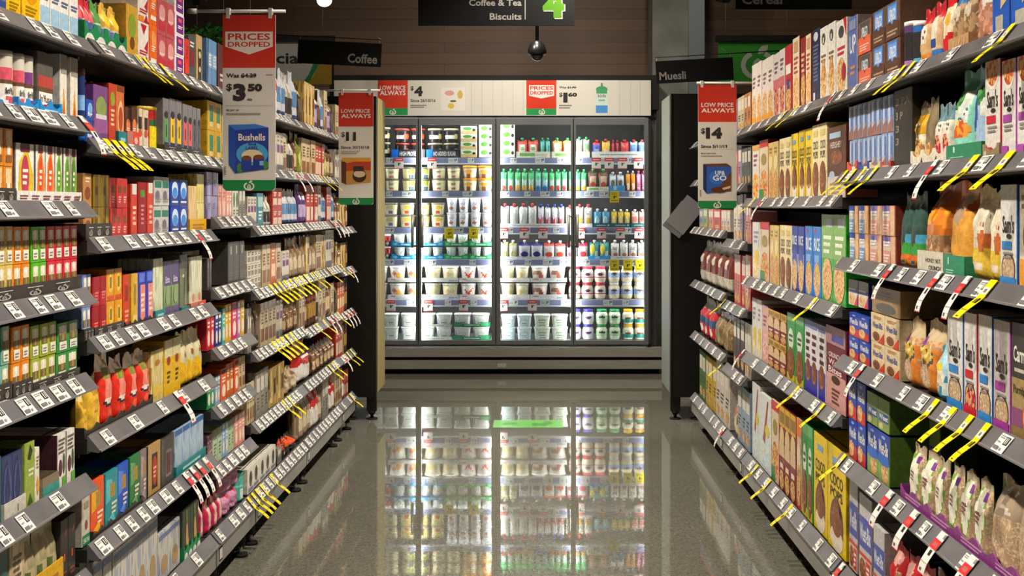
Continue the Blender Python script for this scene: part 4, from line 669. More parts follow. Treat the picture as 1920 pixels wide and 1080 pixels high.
S('ytbigb', 'tub', 'yogurt_tub', 'yogurt tub', 'large brown-print yogurt tub', 'e8dcd0', [E(.35, .62, .3, .16, 'a8705a'), E(.6, .3, .16, .3, 'b85a4a')], lid='f0e8e0', taper=.82, lh=.12)
S('ywtray', 'tray', 'display_tray', 'tray', 'white printed fridge tray', 'e4e0d8', [Ln(.2, .15, .7, .4, 'a8a49c', 1), 0][:1]+[E(.16, .62, .09, .16, 'd88a98')])
S('yztray', 'tray', 'display_tray', 'tray', 'white zero-lettered fridge tray', 'dcdcd8', [T(.72, .2, .97, .5, 'zero', '7a8c98'), E(.16, .62, .09, .16, 'd88a98')])
S('sqtub', 'tub', 'yogurt_tub', 'yogurt tub', 'grey square yogurt tub', 'd2d2c8', [R(.22, .12, .78, .7, 'c0c4bc'), R(.05, .1, .16, .75, '9aa0bc'), Ln(.3, .3, .7, .4, '4a4a48', 1)], lid='e4e4dc', n=6, taper=.86)
S('sqgrn', 'tub', 'yogurt_tub', 'yogurt tub', 'green-label square yogurt tub', 'dce0cc', [R(.2, .1, .8, .72, '8aa488'), R(.26, .2, .74, .64, 'c8d4c0'), Ln(.3, .35, .7, .45, '4a5a48', 1)], lid='e8ece0', n=6, taper=.86)
S('sqblu', 'tub', 'yogurt_tub', 'yogurt tub', 'blue-label square yogurt tub', 'd8e0dc', [R(.15, .08, .85, .74, 'a8ccdc'), R(.3, .2, .7, .6, 'd0dcd4'), Ln(.3, .3, .7, .38, '4a5a60', 1)], lid='e4ecec', n=6, taper=.86)
S('sgtray', 'tray', 'display_tray', 'tray', 'dark green fridge tray', '1f6a48', [R(.02, .2, .24, .9, '3a8460'), R(.74, .2, .96, .9, '3f9a64'), T(.3, .2, .72, .5, 'FLAVOUR', 'dcecdf')][:2]+[Ln(.3, .25, .72, .5, 'dcecdf', 1)], wave=1)
S('sytray', 'tray', 'display_tray', 'tray', 'pale grey fridge tray', 'c0c4b8', [Ln(.25, .3, .75, .6, '6a6e68', 1), E(.1, .5, .07, .25, '8a9088')])
for k_, b_, c_, n_, ds in (
    ('spred', 'd84a34', '2fb05a', 'red green-cap yogurt pouch', [R(.25, .15, .75, .75, 'e8e4d8'), Ln(.3, .4, .7, .6, '5a9a4a', 2)]),
    ('spteal', '4aa898', '2fb05a', 'teal green-cap yogurt pouch', [R(.2, .1, .45, .9, '8ad0c4'), R(.6, .2, .8, .7, '2f7a78')]),
    ('sporg', 'e8944a', '2fb05a', 'orange green-cap yogurt pouch', [R(.15, .3, .7, .85, 'e8e4d4'), R(.7, 0, 1, .5, 'e0602c')]),
    ('spwht', 'dcd8c8', '2fb05a', 'white green-cap yogurt pouch', [E(.5, .6, .4, .2, '8cc88a'), E(.3, .35, .2, .12, 'd89a6a')]),
    ('spblu', '4a54b4', 'd83a3c', 'blue red-cap yogurt pouch', [R(.3, .1, .8, .55, 'a8c0e4'), R(0, .8, 1, 1, 'c83a44')]),
    ('spyel', 'e8b440', 'd83a3c', 'amber red-cap yogurt pouch', [R(.3, .1, .9, .5, 'f0dcb0')]),
    ('spdred', 'b02430', 'd83a3c', 'dark red yogurt pouch', [R(.3, .2, .5, .9, 'd85a5c'), R(.6, .1, .7, .9, '8a1820')]),
    ('spcor', 'd8484c', 'd83a3c', 'coral red-cap yogurt pouch', [R(.3, .05, .75, .35, 'f0d0c0')]),
    ('splbl', 'b8cce8', 'e04a4c', 'white-blue red-cap yogurt pouch', [R(0, .4, 1, .8, '7a9cdc'), E(.5, .2, .3, .12, 'f0f0f4')]),
    ('kvr', '9ad0b8', '3aba64', 'green-top red-base kids pouch', [R(0, .62, 1, 1, '4ab46c'), R(.2, .3, .8, .55, 'd8e8dc'), E(.5, .14, .36, .14, 'd8443c')]),
    ('kvo', '9ad0b0', '3aba64', 'green-top orange-base kids pouch', [R(0, .62, 1, 1, '4ab46c'), R(.2, .3, .8, .55, 'dce8d8'), E(.5, .14, .4, .14, 'e8a03c')]),
    ('kvb', '8cc8cc', '3aba64', 'green-top blue-base kids pouch', [R(0, .62, 1, 1, '4ab080'), R(.2, .3, .8, .55, 'd4e4e4'), E(.5, .12, .4, .13, '2f70c0')]),
    ('brnsp', '6a4a38', '4a9a44', 'brown green-cap yogurt pouch', [R(.2, .3, .85, .75, 'c8a890'), E(.5, .25, .34, .2, 'b0503c')]),
    ('cansp', 'b8bcc4', 'd8d8dc', 'silver yogurt pouch', [E(.5, .45, .3, .2, '7a7464'), R(.1, .7, .9, .9, 'dcdce0')]),
    ('orgsp', 'e8962c', 'd8d0e8', 'orange yogurt pouch', [E(.5, .25, .34, .2, 'f0e0c0'), R(0, 0, .3, .3, 'd85a1c')]),
    ('pnksp', 'd87aa4', 'e8788c', 'pink yogurt pouch', [R(.2, .1, .5, .9, 'f0c0cc'), Ln(.3, .2, .8, .5, 'a83a78', 3)]),
    ('wrd', 'd8d8d0', 'e03a3a', 'white red-cap pouch', [R(.1, .15, .4, .95, 'eceae4'), R(.65, .2, .8, .9, 'b4b0a4'), R(0, .0, 1, .1, '4a4440')]),
    ('wrdb', 'd8d4d4', '3450c4', 'white blue-cap berry pouch', [R(0, .1, .6, .45, 'c85a54'), R(.2, .4, .5, .9, 'eceaf0'), R(.7, .1, .9, .5, 'a83a5a')]),
    ('wrdo', 'd4d0c4', 'e03a3a', 'white red-cap amber pouch', [R(.15, .12, .85, .48, 'c8963c'), Ln(.2, .6, .8, .8, '8a8678', 2)]),
    ('blsp', '4a98b8', 'e8ece8', 'blue white-cap pouch', [E(.4, .4, .3, .3, 'b8dce4'), R(.7, .1, .95, .6, '2f78b0')]),
    ('ylsp', 'd8b828', 'ecead8', 'yellow white-cap pouch', [E(.45, .4, .3, .3, 'f0e0a0'), R(.7, .1, .95, .7, 'b08a1c')]),
    ('rwsp', 'e8c0b4', 'f0ece8', 'pink-white white-cap pouch', [E(.5, .5, .36, .2, 'e07a70'), R(.1, .05, .4, .3, 'f4e4dc')]),
    ('grsp', 'c8c4ac', 'f0eee8', 'pale pear yogurt pouch', [E(.5, .3, .34, .16, 'a8a868'), R(0, .8, 1, 1, 'b8b478')]),
    ('nvsp', 'c4c0c8', 'f0eee8', 'blueberry yogurt pouch', [R(0, .82, 1, 1, '2f2a78'), E(.5, .28, .32, .18, '34306c')]),
    ('stsp', 'd4ccc8', 'f0eee8', 'strawberry yogurt pouch', [R(0, .82, 1, 1, 'd8483c'), E(.5, .26, .34, .18, 'd0482c')]),
    ('rbsp', 'd0c4c4', 'f0eee8', 'raspberry yogurt pouch', [R(0, .82, 1, 1, 'b02848'), E(.5, .28, .36, .2, 'b83440')]),
    ('bansp', '3f9a98', 'f0eee8', 'banana yogurt pouch', [E(.3, .6, .24, .32, 'd8c038'), R(.55, .1, .9, .5, 'bcdcd4'), R(0, 0, 1, .14, '3aa8c0')]),
    ('wtsp', 'dcd8cc', 'f0eee8', 'white plain yogurt pouch', [E(.55, .25, .3, .12, 'b0786a'), Ln(.2, .55, .8, .75, '8a8684', 2)])):
    S(k_, 'spout', 'spout_pouch', 'pouch', n_, b_, ds, cap=c_)
S('ptray', 'tray', 'display_tray', 'tray', 'white green-print pouch tray', 'e0dcc8', [R(.1, .25, .55, .75, '7ab058'), R(.6, .3, .92, .6, 'c8c8a8')])
S('ptrayw', 'tray', 'display_tray', 'tray', 'plain white pouch tray', 'e4e2dc', [Ln(.15, .3, .85, .7, 'a8a49c', 1)])
S('ptrayb', 'tray', 'display_tray', 'tray', 'blue pouch tray', '4a9cd4', [R(.3, .2, .5, .9, 'a8d4ec')])
S('ptrayt', 'tray', 'display_tray', 'tray', 'dark teal pouch tray', '2f6a68', [Ln(.2, .35, .75, .65, 'd4e4e0', 1), E(.88, .5, .05, .2, 'd4e4e0')])
S('jred', 'jar', 'yogurt_jar', 'jar', 'cream red-lid yogurt jar', 'ecdfc4', [R(0, .42, 1, .78, 'd8d4d0'), E(.5, .6, .26, .1, '5a3440'), R(0, .36, 1, .42, 'c03a48')], lid='c83248')
S('jblu', 'jar', 'yogurt_jar', 'jar', 'cream white-lid blue-label jar', 'ecdfbc', [R(0, .36, 1, .74, '9cb4e4'), E(.5, .62, .26, .09, '6a4a40')], lid='eceae4')
S('jpur', 'jar', 'yogurt_jar', 'jar', 'cream blue-lid yogurt jar', 'e8e4d8', [R(0, .3, 1, .72, 'e0dcec'), E(.5, .55, .3, .1, '5a3a5c'), R(0, .26, 1, .32, '3a3a6c')], lid='4a44b8')
S('jgrn', 'jar', 'yogurt_jar', 'jar', 'cream green-lid yogurt jar', 'e4e8cc', [R(0, .26, 1, .72, 'b4d4a8'), E(.5, .58, .28, .1, '4a4a3c'), Ln(.25, .34, .75, .44, '3a5a3a', 1)], lid='2f9a54')
S('jyel', 'jar', 'yogurt_jar', 'jar', 'cream yellow-lid yogurt jar', 'ece4c8', [R(0, .16, 1, .46, '2f9a8c'), E(.5, .5, .28, .1, '8a4a34')], lid='ecb020')
# ---------------------------------------------------------------- shelving bays
LX, RX = -1.04, .915            # outer edge of the price channels either side of the aisle
PL, PR = -1.08, .955            # front plane of the goods
LIPD, LIPH = .030, .037         # price channel: depth and height
BAYS = {  # name: (side, Y near, Y far, shelf heights from the top, words)
 'A': ('L', 1.95, 3.065, [1.665, 1.475, 1.277, 1.071, .868, .627, .40, .177], 'nearest left bay'),
 'B': ('L', 3.075, 4.245, [1.67, 1.43, 1.19, .948, .711, .45, .177], 'second left bay'),
 'C': ('L', 4.255, 4.845, [1.67, 1.43, 1.23, .993, .79, .594, .393, .177], 'third left bay'),
 'D': ('L', 4.855, 5.935, [1.655, 1.42, 1.19, .947, .712, .44, .177], 'fourth left bay'),
 'E': ('L', 5.945, 7.025, [1.655, 1.42, 1.19, .947, .69, .44, .177], 'fifth left bay'),
 'F': ('L', 7.035, 7.56, [1.64, 1.40, 1.15, .917, .67, .433, .177], 'farthest left bay'),
 'R1': ('R', 1.95, 3.915, [1.62, 1.371, 1.111, .813, .515, .18], 'nearest right bay'),
 'R2': ('R', 3.925, 5.655, [1.62, 1.30, .96, .625, .18], 'second right bay'),
 'R3': ('R', 5.665, 6.25, [1.62, 1.371, 1.11, .81, .505, .18], 'third right bay'),
 'R4': ('R', 6.26, 7.50, [1.64, 1.42, 1.148, .84, .54, .18], 'farthest right bay'),
}
ORD = ['top', 'second', 'third', 'fourth', 'fifth', 'sixth', 'seventh', 'eighth']
def tier(bay, lv):
    n = len(BAYS[bay][3]); return 'bottom' if lv == n else ORD[lv-1]
def shelf_words(bay, lv): return tier(bay, lv)+' shelf, '+BAYS[bay][4]
def sgn(bay): return -1 if BAYS[bay][0] == 'L' else 1
def lipx(bay): return LX if BAYS[bay][0] == 'L' else RX

def ticket_mesh(w):
    mb = MB(); s = math.hypot(LIPD, LIPH)
    mb.box(-w/2, w/2, -.0012, 0, .002, s-.004, 'ecebe6')
    fr = lambda u, v, o: (-w/2+u*w, -.0012-o, .002+v*(s-.006))
    for i, d in enumerate([Ln(.08, .72, .55, .92, '8a8a88', 2), R(.58, .45, .92, .9, '2c2a2a'), R(.66, .5, .72, .85, 'ecebe6'), R(.8, .5, .84, .85, 'ecebe6'), Ln(.08, .45, .35, .6, 'a0a09c', 1), R(.08, .1, .5, .3, '77777a'), R(.62, .12, .74, .26, '9a9a9c')]): mb.decal(d, fr, i)
    return mb.mesh('price_ticket')
TICK = [ticket_mesh(w_) for w_ in (.058, .048, .066)]
def lip_frame(bay, z, y):
    """object sits on the slanted channel face: local x along the aisle (viewer's right), local -y out of the face, local z up the face"""
    s = sgn(bay); a = math.atan2(LIPD, LIPH)
    up = Vector((s*math.sin(a), 0, math.cos(a))); out = Vector((-s*math.cos(a), 0, math.sin(a)))
    xr = (-out).cross(up)
    m = Matrix(((xr.x, -out.x, up.x, lipx(bay)), (xr.y, -out.y, up.y, y), (xr.z, -out.z, up.z, z), (0, 0, 0, 1)))
    return Matrix.Translation(out*.0018) @ m

def build_bay(b):
    side, y0, y1, levels, words_ = BAYS[b]; s = sgn(b); lx = lipx(b); W = y1-y0
    root = link('shelving_bay', None, None, (0, 0, 0))
    tag(root, 'black metal supermarket shelving bay, '+words_+' along the aisle', 'shelving', 'shelving bays along the aisle')
    X = lambda a, c: (min(lx+s*a, lx+s*c), max(lx+s*a, lx+s*c))
    mb = MB(); mb.box(*X(.56, .59), y0, y1, .12, 1.99, 'black'); link('back_panel', mb.mesh('back_panel'), root)
    for yy in (y0+.002, y1-.032):
        mb = MB(); mb.box(*X(.515, .558), yy, yy+.03, .0, 1.98, 'black')
        for k in range(36): mb.box(*X(.5135, .515), yy+.011, yy+.019, .25+k*.048, .275+k*.048, 'mt:050505')
        link('upright', mb.mesh('upright'), root)
    kx = .03 if side == 'L' else .07
    mb = MB(); mb.box(*X(kx+.30, kx+.31), y0, y1, .0, .10, 'mt:0c0b0a'); link('kick_panel', mb.mesh('kick_panel'), root)
    nf = max(2, round(W/.55))
    for i in range(nf):
        yy = y0+.08+(W-.16)*i/(nf-1); mb = MB(); xx = lx+s*(kx+.02)
        mb.tube((xx, yy, 0), (xx, yy, .012), .028, .026, 'mt:0f0e0d', 14); mb.tube((xx, yy, .012), (xx, yy, .04), .008, .008, 'steel', 10)
        mb.tube((xx, yy, .04), (xx, yy, .115), .017, .017, 'mt:100f0e', 10); link('foot', mb.mesh('foot'), root)
    for lv, z in enumerate(levels, 1):
        mb = MB(); bot = lv == len(levels)
        mb.box(*X(LIPD+.003, .555), y0+.002, y1-.002, z-.006 if not bot else z-.03, z+.025, 'shelfgrey', mfront='shelfgrey')
        sh = link('shelf', mb.mesh('shelf'), root)
        # price channel
        mb = MB(); t = .0035
        mb.prism([(lx, z), (lx+s*LIPD, z+LIPH), (lx+s*(LIPD+t), z+LIPH), (lx+s*(LIPD+t), z+.002), (lx+s*.006, z-.003)], y0+.003, y1-.003, 'strip', 'y')
        mb.prism([(lx-s*.0015, z-.001), (lx-s*.0015, z+.003), (lx+s*.003, z+.004), (lx+s*.003, z)], y0+.003, y1-.003, principled('clear_channel_edge', rgb('7c7a7c'), .2) if 'edge' not in MATS else MATS['edge'], 'y')
        ps = link('price_channel', mb.mesh('price_channel'), sh)
        if bot:
            mb = MB(); mb.prism([(lx+s*.003, z-.004), (lx+s*.012, z-.012), (lx+s*.012, z-.075), (lx+s*.016, z-.08), (lx+s*.03, z-.08), (lx+s*.03, z-.004)], y0+.004, y1-.004, 'apron', 'y')
            mb.box(*X(.0112, .0125), y0+.03, y0+.075, z-.066, z-.02, 'mt:1a1a1a'); mb.box(*X(.0104, .0115), y0+.036, y0+.069, z-.06, z-.026, 'c8c8c2')
            link('plinth_apron', mb.mesh('plinth_apron'), sh)
        else:
            for yy in (y0-.004, y1+.001):
                mb = MB(); mb.prism([(lx+s*.05, z-.006), (lx+s*.05, z-.014), (lx+s*.45, z-.03), (lx+s*.553, z-.03), (lx+s*.553, z-.006)], yy, yy+.003, 'black', 'y')
                link('bracket', mb.mesh('bracket'), sh)
        # paper price tickets in the channel
        y = y0+.05+rnd.random()*.05; gap = {'A': .05, 'B': .045, 'C': .03, 'D': .022, 'E': .03, 'F': .06}.get(b, .15)
        if b == 'B' and lv == 5: gap = .16
        while y < y1-.05:
            o = link('price_ticket', rnd.choice(TICK), sh); o.matrix_local = lip_frame(b, z, y)
            y += .062+gap*(.5+rnd.random()*1.1) + (.1 if rnd.random() < .12 else 0)
MATS['edge'] = principled('clear_channel_edge', rgb('7c7a7c'), .2)
for b_ in BAYS: build_bay(b_)

PRINT = True
# ---------------------------------------------------------------- goods on the shelves
def fillbay(b, lv, text):
    side, y0, y1, levels, words_ = BAYS[b]; s = sgn(b); P_ = PL if side == 'L' else PR
    zs = levels[lv-1]+.0255; rz = math.pi/2 if side == 'L' else -math.pi/2
    for ent in text.split('|'):
        t = ent.split()
        if not t: continue
        x0, x1, yt = float(t[0]), float(t[1]), float(t[2]); key = t[3]; n = r = 1; back = 0; dep = None; tilt = 0; zoff = 0
        for q in t[4:]:
            if q[0] == 'b': back = float(q[1:])
            elif q[0] == 'd': dep = float(q[1:])
            elif q[0] == 't': tilt = float(q[1:])
            elif q[0] == 'z': zoff = float(q[1:])
            elif 'x' in q: n, r = (int(a) for a in q.split('x'))
        Ya, Yb = F*P_/(x0-CX), F*P_/(x1-CX)         # viewer's left and right end
        Ya, Yb = (min(max(q, y0+.005), y1-.005) for q in (Ya, Yb)); xm = (x0+x1)/2; sc = (xm-CX)/P_
        tray = STY[key][0] == 'tray'
        zb = zs+zoff; hh = (H-(yt-CY)/sc-zb-(0 if tray else .004))
        if lv > 1 and not tray: hh = min(hh, levels[lv-2]-.012-zb-.004)
        if hh < .015: print('LOW', b, lv, ent, hh); hh = .03
        wy = (Yb-Ya)/n; w = abs(wy)-(.0015 if not tray else .0005); h = hh/r
        kind = STY[key][0]
        if dep is None: dep = {'box': min(max(w*1.1, .07), .16), 'bag': min(max(.035, w*.5), .09), 'tin': w, 'tray': .16}.get(kind, .08)
        px_ = P_-s*(-.0045 if not tray else 0)+s*back
        if tray: w = max(w, .02)
        else: w = w-.002
        for i in range(n):
            yc = Ya+wy*(i+.5)
            for k in range(r):
                row = '' if r == 1 else ({2: ['lower row', 'upper row'], 3: ['bottom row', 'middle row', 'top row']}.get(r) or ['bottom row', 'second row', 'third row', 'top row'])[k]
                d2 = min(dep, .44-back) if kind != 'tray' else dep
                hs = h*(1-.0) - .0012
                o = place(key, w, hs, d2, (px_+s*(rnd.random()*.003 if not tray else 0), yc, zb+(0 if tray else .004)+k*h), rz+math.radians((rnd.random()-.5)*(2.0 if kind == 'bag' else .0)), shelf_words(b, lv), row, xm+i*.01+x0*0+i)
def lerp(a, b, t): return a+(b-a)*t
def fillrun(b, lv, x0, x1, keys, h0, h1, n, back=0):
    """many slim packs of the far shelves: widths vary, heights between h0 and h1 (m)"""
    side, y0, y1, levels, words_ = BAYS[b]; s = sgn(b); P_ = PL if side == 'L' else PR
    Ya, Yb = (min(max(F*P_/(q-CX), y0+.005), y1-.005) for q in (x0, x1)); zs = levels[lv-1]+.0255
    ws = [.7+rnd.random()*.6 for _ in range(n)]; tot = sum(ws); acc = 0
    key = None; rep = 0
    for i in range(n):
        if rep <= 0 or key is None:
            key = rnd.choice([k for k in keys if k != key]) if len(keys) > 1 else keys[0]; rep = rnd.choice((1, 1, 2, 2, 3)); hh = lerp(h0, h1, rnd.random())
        rep -= 1
        a = acc/tot; acc += ws[i]; c = acc/tot; yc = lerp(Ya, Yb, (a+c)/2); w = abs(Yb-Ya)*(c-a)-.003
        if STY[key][0] == 'tin': w = min(w, .09)
        hh = min(hh, levels[lv-2]-.012-zs-.002) if lv > 1 else hh
        d = {'box': .12, 'bag': min(.07, w*.6), 'tin': w}.get(STY[key][0], .08)
        place(key, w, hh, d, (P_+s*(.005+back+rnd.random()*.006), yc, zs+.001), math.pi/2 if side == 'L' else -math.pi/2, shelf_words(b, lv), '', lerp(x0, x1, (a+c)/2))

# left, nearest bay
fillbay('A', 1, "-40 -2 -70 yelbox | 0 18 -60 purpkt | 19 46 -72 yelbox | 47 80 -66 yelbox | 81 151 -62 bluwht 4x1")
fillbay('A', 2, "-30 32 185 blutray | 34 74 184 blutray | 75 117 190 blutray | -20 13 90 inf1 | 15 39 96 inf2 | 41 56 102 inf2 | 57 74 106 inf3 | 76 106 98 infbox d.1 | 118 131 97 flame | 137 151 97 flame")
fillbay('A', 3, "-25 31 351 charcoal | -25 30 236 orgtin 3x2 | 32 158 358 whttray | 34 70 268 fb1 d.12 | 71 108 272 fb2 2x1 | 108 150 277 fb3 3x1")
fillbay('A', 4, "-30 151 530 charcoal | -30 30 424 t2y 4x2 | 30 62 424 t2o 2x2 | 63 92 424 t2g 2x2 | 93 150 423 t2r 4x2")
fillbay('A', 5, "-30 23 722 charcoal | 25 62 712 charcoal | 63 150 702 charcoal | -25 23 615 t2t 3x2 | 26 60 610 t2o 2x2 | 63 110 606 t2l 3x2 | 111 150 602 t2gr 2x2")
fillbay('A', 6, "-30 8 862 tealbx | 8 49 850 navybx 2x1 | 51 70 828 grntall | 71 80 838 whtorg | 112 146 808 plum 2x1 d.17 | 50 148 735 gold5 3x1 b.24 d.12 | 8 49 935 paltray | 80 111 890 teatray2")
fillbay('A', 7, "-10 20 1030 tealbx | 24 52 1005 kcrm | 55 117 985 clryel 3x1 | 118 147 968 blkorg 2x1 | 50 119 1068 yeltray")
# left, second bay
fillbay('B', 1, "156 238 52 grntray | 158 190 -6 frured 3x1 b.008 | 191 205 4 frugrn b.008 | 206 237 12 fruyel 2x1 b.008 | 241 262 10 yelgrn | 263 283 -36 rosehip 1x2 | 284 298 -34 oranbx 1x2 | 300 331 3 redclr 2x2 | 332 349 -12 purwht 1x4 | 350 358 73 redbx | 358 370 68 tealdk | 371 382 66 kraftblk")
fillbay('B', 2, "157 166 130 darkblu | 167 180 186 blucube 1x2 | 181 208 160 purbox | 209 222 156 redorg | 223 238 160 orgoval | 239 250 200 choc | 251 261 200 choc | 262 282 204 chaiwht 2x1 | 285 307 201 redcan | 310 321 184 gry1 | 322 345 186 gry2 2x1 | 346 364 196 gry3 2x1 | 365 379 202 gry4 2x1 | 222.6 238.4 246 tealtray | 238.6 261.5 246 redtray | 240 282 152 kbeige 3x1 b.12 | 309 381 276 charcoal")
fillbay('B', 3, "161 210 418 charcoal | 161 177 324 copper 1x2 | 179 209 327 goldtin 2x2 | 211 244 333 redmid 3x2 | 250 262 344 slimred | 263 279 341 dkred | 280 291 342 slimred | 292 321 331 silgrn 2x2 | 323 355 336 blua 2x2 | 357 372 348 tanyel | 373 386 326 yelfoil 1x2 | 356 387 410 yeltray")
fillbay('B', 4, "153 176 615 charcoal | 178 233 607 charcoal | 235 291 596 blktray | 154 175 514 t2b 2x2 | 179 204 517 dimred 2x2 | 205 233 503 yeloval 2x2 | 236 248 514 orgred | 250 262 512 yelslim | 263 291 508 blupink 2x1 | 292 310 484 silvgrn | 311 339 488 purgrn 2x1 | 341 355 476 tallgrn | 358 383 480 palegrn 2x1 | 291.6 310.4 580 tealtray | 341 356 574 tealtray | 357.5 386 565 redtray")
fillbay('B', 5, "152 287 772 blktray | 154 172 738 yelpou | 175 197 702 yelpou | 198 221 662 redpou | 224 246 668 redpou | 247 265 662 redpou | 267 287 655 redpou | 288 311 655 creamy | 312 343 634 yeljas 2x1 | 344 385 618 yelclr 3x1")
fillbay('B', 6, "152 174 932 labbox | 175 200 897 dor | 201 225 882 dtl | 226 246 867 dbl | 248 267 852 dgr | 268 280 842 dmv | 282 306 830 kraft | 307 330 818 charbx | 331 385 792 blucry 4x1 | 175 268 962 blktray | 330.6 386 856 tealtray")
fillbay('B', 7, "180 214 1040 silvcry 2x1 | 216 300 1000 silvcry 4x1 | 301 342 985 silvcry 2x1 | 345 375 948 wheat 2x1 | 378 387 938 pinkpk | 345 376 1012 grntray")
# left, third bay
fillbay('C', 1, "389 410 74 skyblu 2x1 | 411 428 84 maroon | 430 461 95 kgld 3x1")
fillbay('C', 2, "390 419 166 yelteal 2x2 | 421 461 190 kcrm 4x1")
fillbay('C', 3, "390 412 318 laven 2x2 | 413 426 345 peach 2x1 | 427 438 350 cpch 2x1 | 439 450 352 whtgrn 2x1 | 451 462 350 kgry 2x1")
fillbay('C', 4, "389 400 484 kdkbx 2x1 | 401 430 470 kgry 2x1 b.1 | 431 462 452 kdkbx 3x1")
fillbay('C', 5, "389 405 582 cred 2x1 | 406 418 586 cnvy 2x1 | 419 425 578 ctea | 426 437 570 cyel 2x1 | 438 447 566 cpnk | 448 454 564 clil | 455 462 562 cyel")
fillbay('C', 6, "389 405 708 cgrn 2x1 | 406 416 704 cblu 2x1 | 417 427 690 corg | 428 441 680 korg 2x1 | 442 450 672 corg | 451 462 668 kcrm 2x1")
fillbay('C', 7, "389 402 815 plumbx 2x1 | 403 419 802 grnwht 2x1 | 420 430 792 cblu 2x1 | 431 442 786 grnwht 2x1 | 443 462 774 cpch 3x1")
fillbay('C', 8, "389 422 932 pinkpk 3x1 | 424 452 872 pinkbag 2x2 | 453 462 885 aquabx")
# left, far bays: coffee
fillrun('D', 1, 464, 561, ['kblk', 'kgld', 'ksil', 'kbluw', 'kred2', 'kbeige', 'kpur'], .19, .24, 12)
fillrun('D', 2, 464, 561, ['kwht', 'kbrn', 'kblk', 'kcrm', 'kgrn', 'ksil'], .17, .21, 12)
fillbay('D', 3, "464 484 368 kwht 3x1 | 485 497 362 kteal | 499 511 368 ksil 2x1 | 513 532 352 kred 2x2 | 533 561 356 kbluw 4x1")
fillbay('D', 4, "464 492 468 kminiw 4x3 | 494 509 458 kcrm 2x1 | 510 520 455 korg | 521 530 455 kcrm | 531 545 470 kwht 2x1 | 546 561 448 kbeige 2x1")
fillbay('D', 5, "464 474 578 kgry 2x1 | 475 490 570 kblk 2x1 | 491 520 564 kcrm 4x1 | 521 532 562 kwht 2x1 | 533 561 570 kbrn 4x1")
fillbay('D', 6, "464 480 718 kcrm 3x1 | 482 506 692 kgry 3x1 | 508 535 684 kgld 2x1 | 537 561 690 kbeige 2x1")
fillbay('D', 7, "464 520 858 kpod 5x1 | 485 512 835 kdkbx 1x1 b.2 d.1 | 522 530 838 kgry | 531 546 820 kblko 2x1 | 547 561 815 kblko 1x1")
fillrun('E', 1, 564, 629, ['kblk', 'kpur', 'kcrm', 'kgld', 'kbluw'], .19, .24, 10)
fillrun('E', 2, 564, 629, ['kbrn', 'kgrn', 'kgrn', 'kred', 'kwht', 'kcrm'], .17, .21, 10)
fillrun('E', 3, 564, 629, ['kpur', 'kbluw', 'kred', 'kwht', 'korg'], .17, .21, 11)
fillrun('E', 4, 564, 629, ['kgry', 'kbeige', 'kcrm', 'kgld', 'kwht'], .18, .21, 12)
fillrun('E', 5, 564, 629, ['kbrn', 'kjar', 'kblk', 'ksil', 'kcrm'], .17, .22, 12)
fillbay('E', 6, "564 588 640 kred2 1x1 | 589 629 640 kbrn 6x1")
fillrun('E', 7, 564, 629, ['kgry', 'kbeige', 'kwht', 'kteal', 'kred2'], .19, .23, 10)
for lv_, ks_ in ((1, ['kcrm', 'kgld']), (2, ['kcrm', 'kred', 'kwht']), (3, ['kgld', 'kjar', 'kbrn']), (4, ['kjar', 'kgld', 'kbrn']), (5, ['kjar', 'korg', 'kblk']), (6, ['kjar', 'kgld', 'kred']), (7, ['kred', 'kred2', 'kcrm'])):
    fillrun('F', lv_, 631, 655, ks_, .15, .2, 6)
# right, nearest bay
fillbay('R1', 1, "1588 1604 30 upgobox | 1606 1630 38 upgor 1x2 | 1632 1683 10 upgo 2x2 | 1685 1700 42 chill | 1702 1716 42 chill2 | 1717 1735 18 oatpk | 1737 1756 4 oatpb | 1758 1776 -10 redoat | 1777 1795 -25 clrmu | 1797 1816 -32 clrmu | 1818 1853 -55 clrmu2 | 1855 1888 -60 blubx | 1889 1935 -70 blubx | 1778 1816 66 krtr2")
fillbay('R1', 2, "1588 1670 188 slab 9x2 | 1588 1606 302 trr d.03 | 1608 1629 302 trn d.03 | 1630 1650 302 trc d.03 | 1651 1670 302 trd d.03 | 1672 1706 158 blk3 d.05 | 1707 1727 192 yelpch | 1728 1744 184 tanpch | 1745 1774 196 whtpch 2x1 | 1776 1812 122 mintbag | 1814 1840 118 blubag | 1842 1872 112 samr | 1873 1930 106 samm 2x1 | 1707 1774 278 wtray | 1775 1840 268 gtray | 1842 1873 268 ktray")
fillbay('R1', 3, "1588 1625 385 bread 2x2 | 1627 1675 385 breadp 2x2 | 1679 1719 362 dkgbag 2x1 | 1721 1768 335 orgbag | 1770 1808 340 orgsil | 1811 1842 348 aprbag | 1843 1870 355 aprbag | 1871 1903 345 samb | 1905 1940 345 wyel | 1720 1768 470 honeytr d.2 | 1770 1808 478 gtray")
fillbay('R1', 4, "1588 1625 526 wbxg 2x1 z.163 | 1588 1627 590 wbx 2x2 | 1629 1683 592 wbxc 2x2 | 1630 1683 540 krbox z.163 d.14 | 1685 1711 596 orgclr | 1712 1745 600 orgclr | 1746 1768 646 blubwl | 1770 1800 582 samb | 1802 1827 586 samo | 1829 1856 590 samb | 1858 1890 600 samp | 1892 1930 606 carman")
fillbay('R1', 5, "1588 1620 714 wbx 2x2 | 1622 1665 742 wbgr 2x1 z.1405 | 1622 1665 806 wbbg 2x1 | 1667 1686 770 wbgr b.1 d.1 | 1695 1716 836 oatbag | 1717 1742 846 oatbag | 1744 1764 862 oatbag | 1766 1788 872 oatbag | 1790 1814 884 oatbag | 1816 1842 898 oatbag | 1844 1890 900 oatclr | 1892 1935 915 oatclr | 1688 1940 1000 purtray")
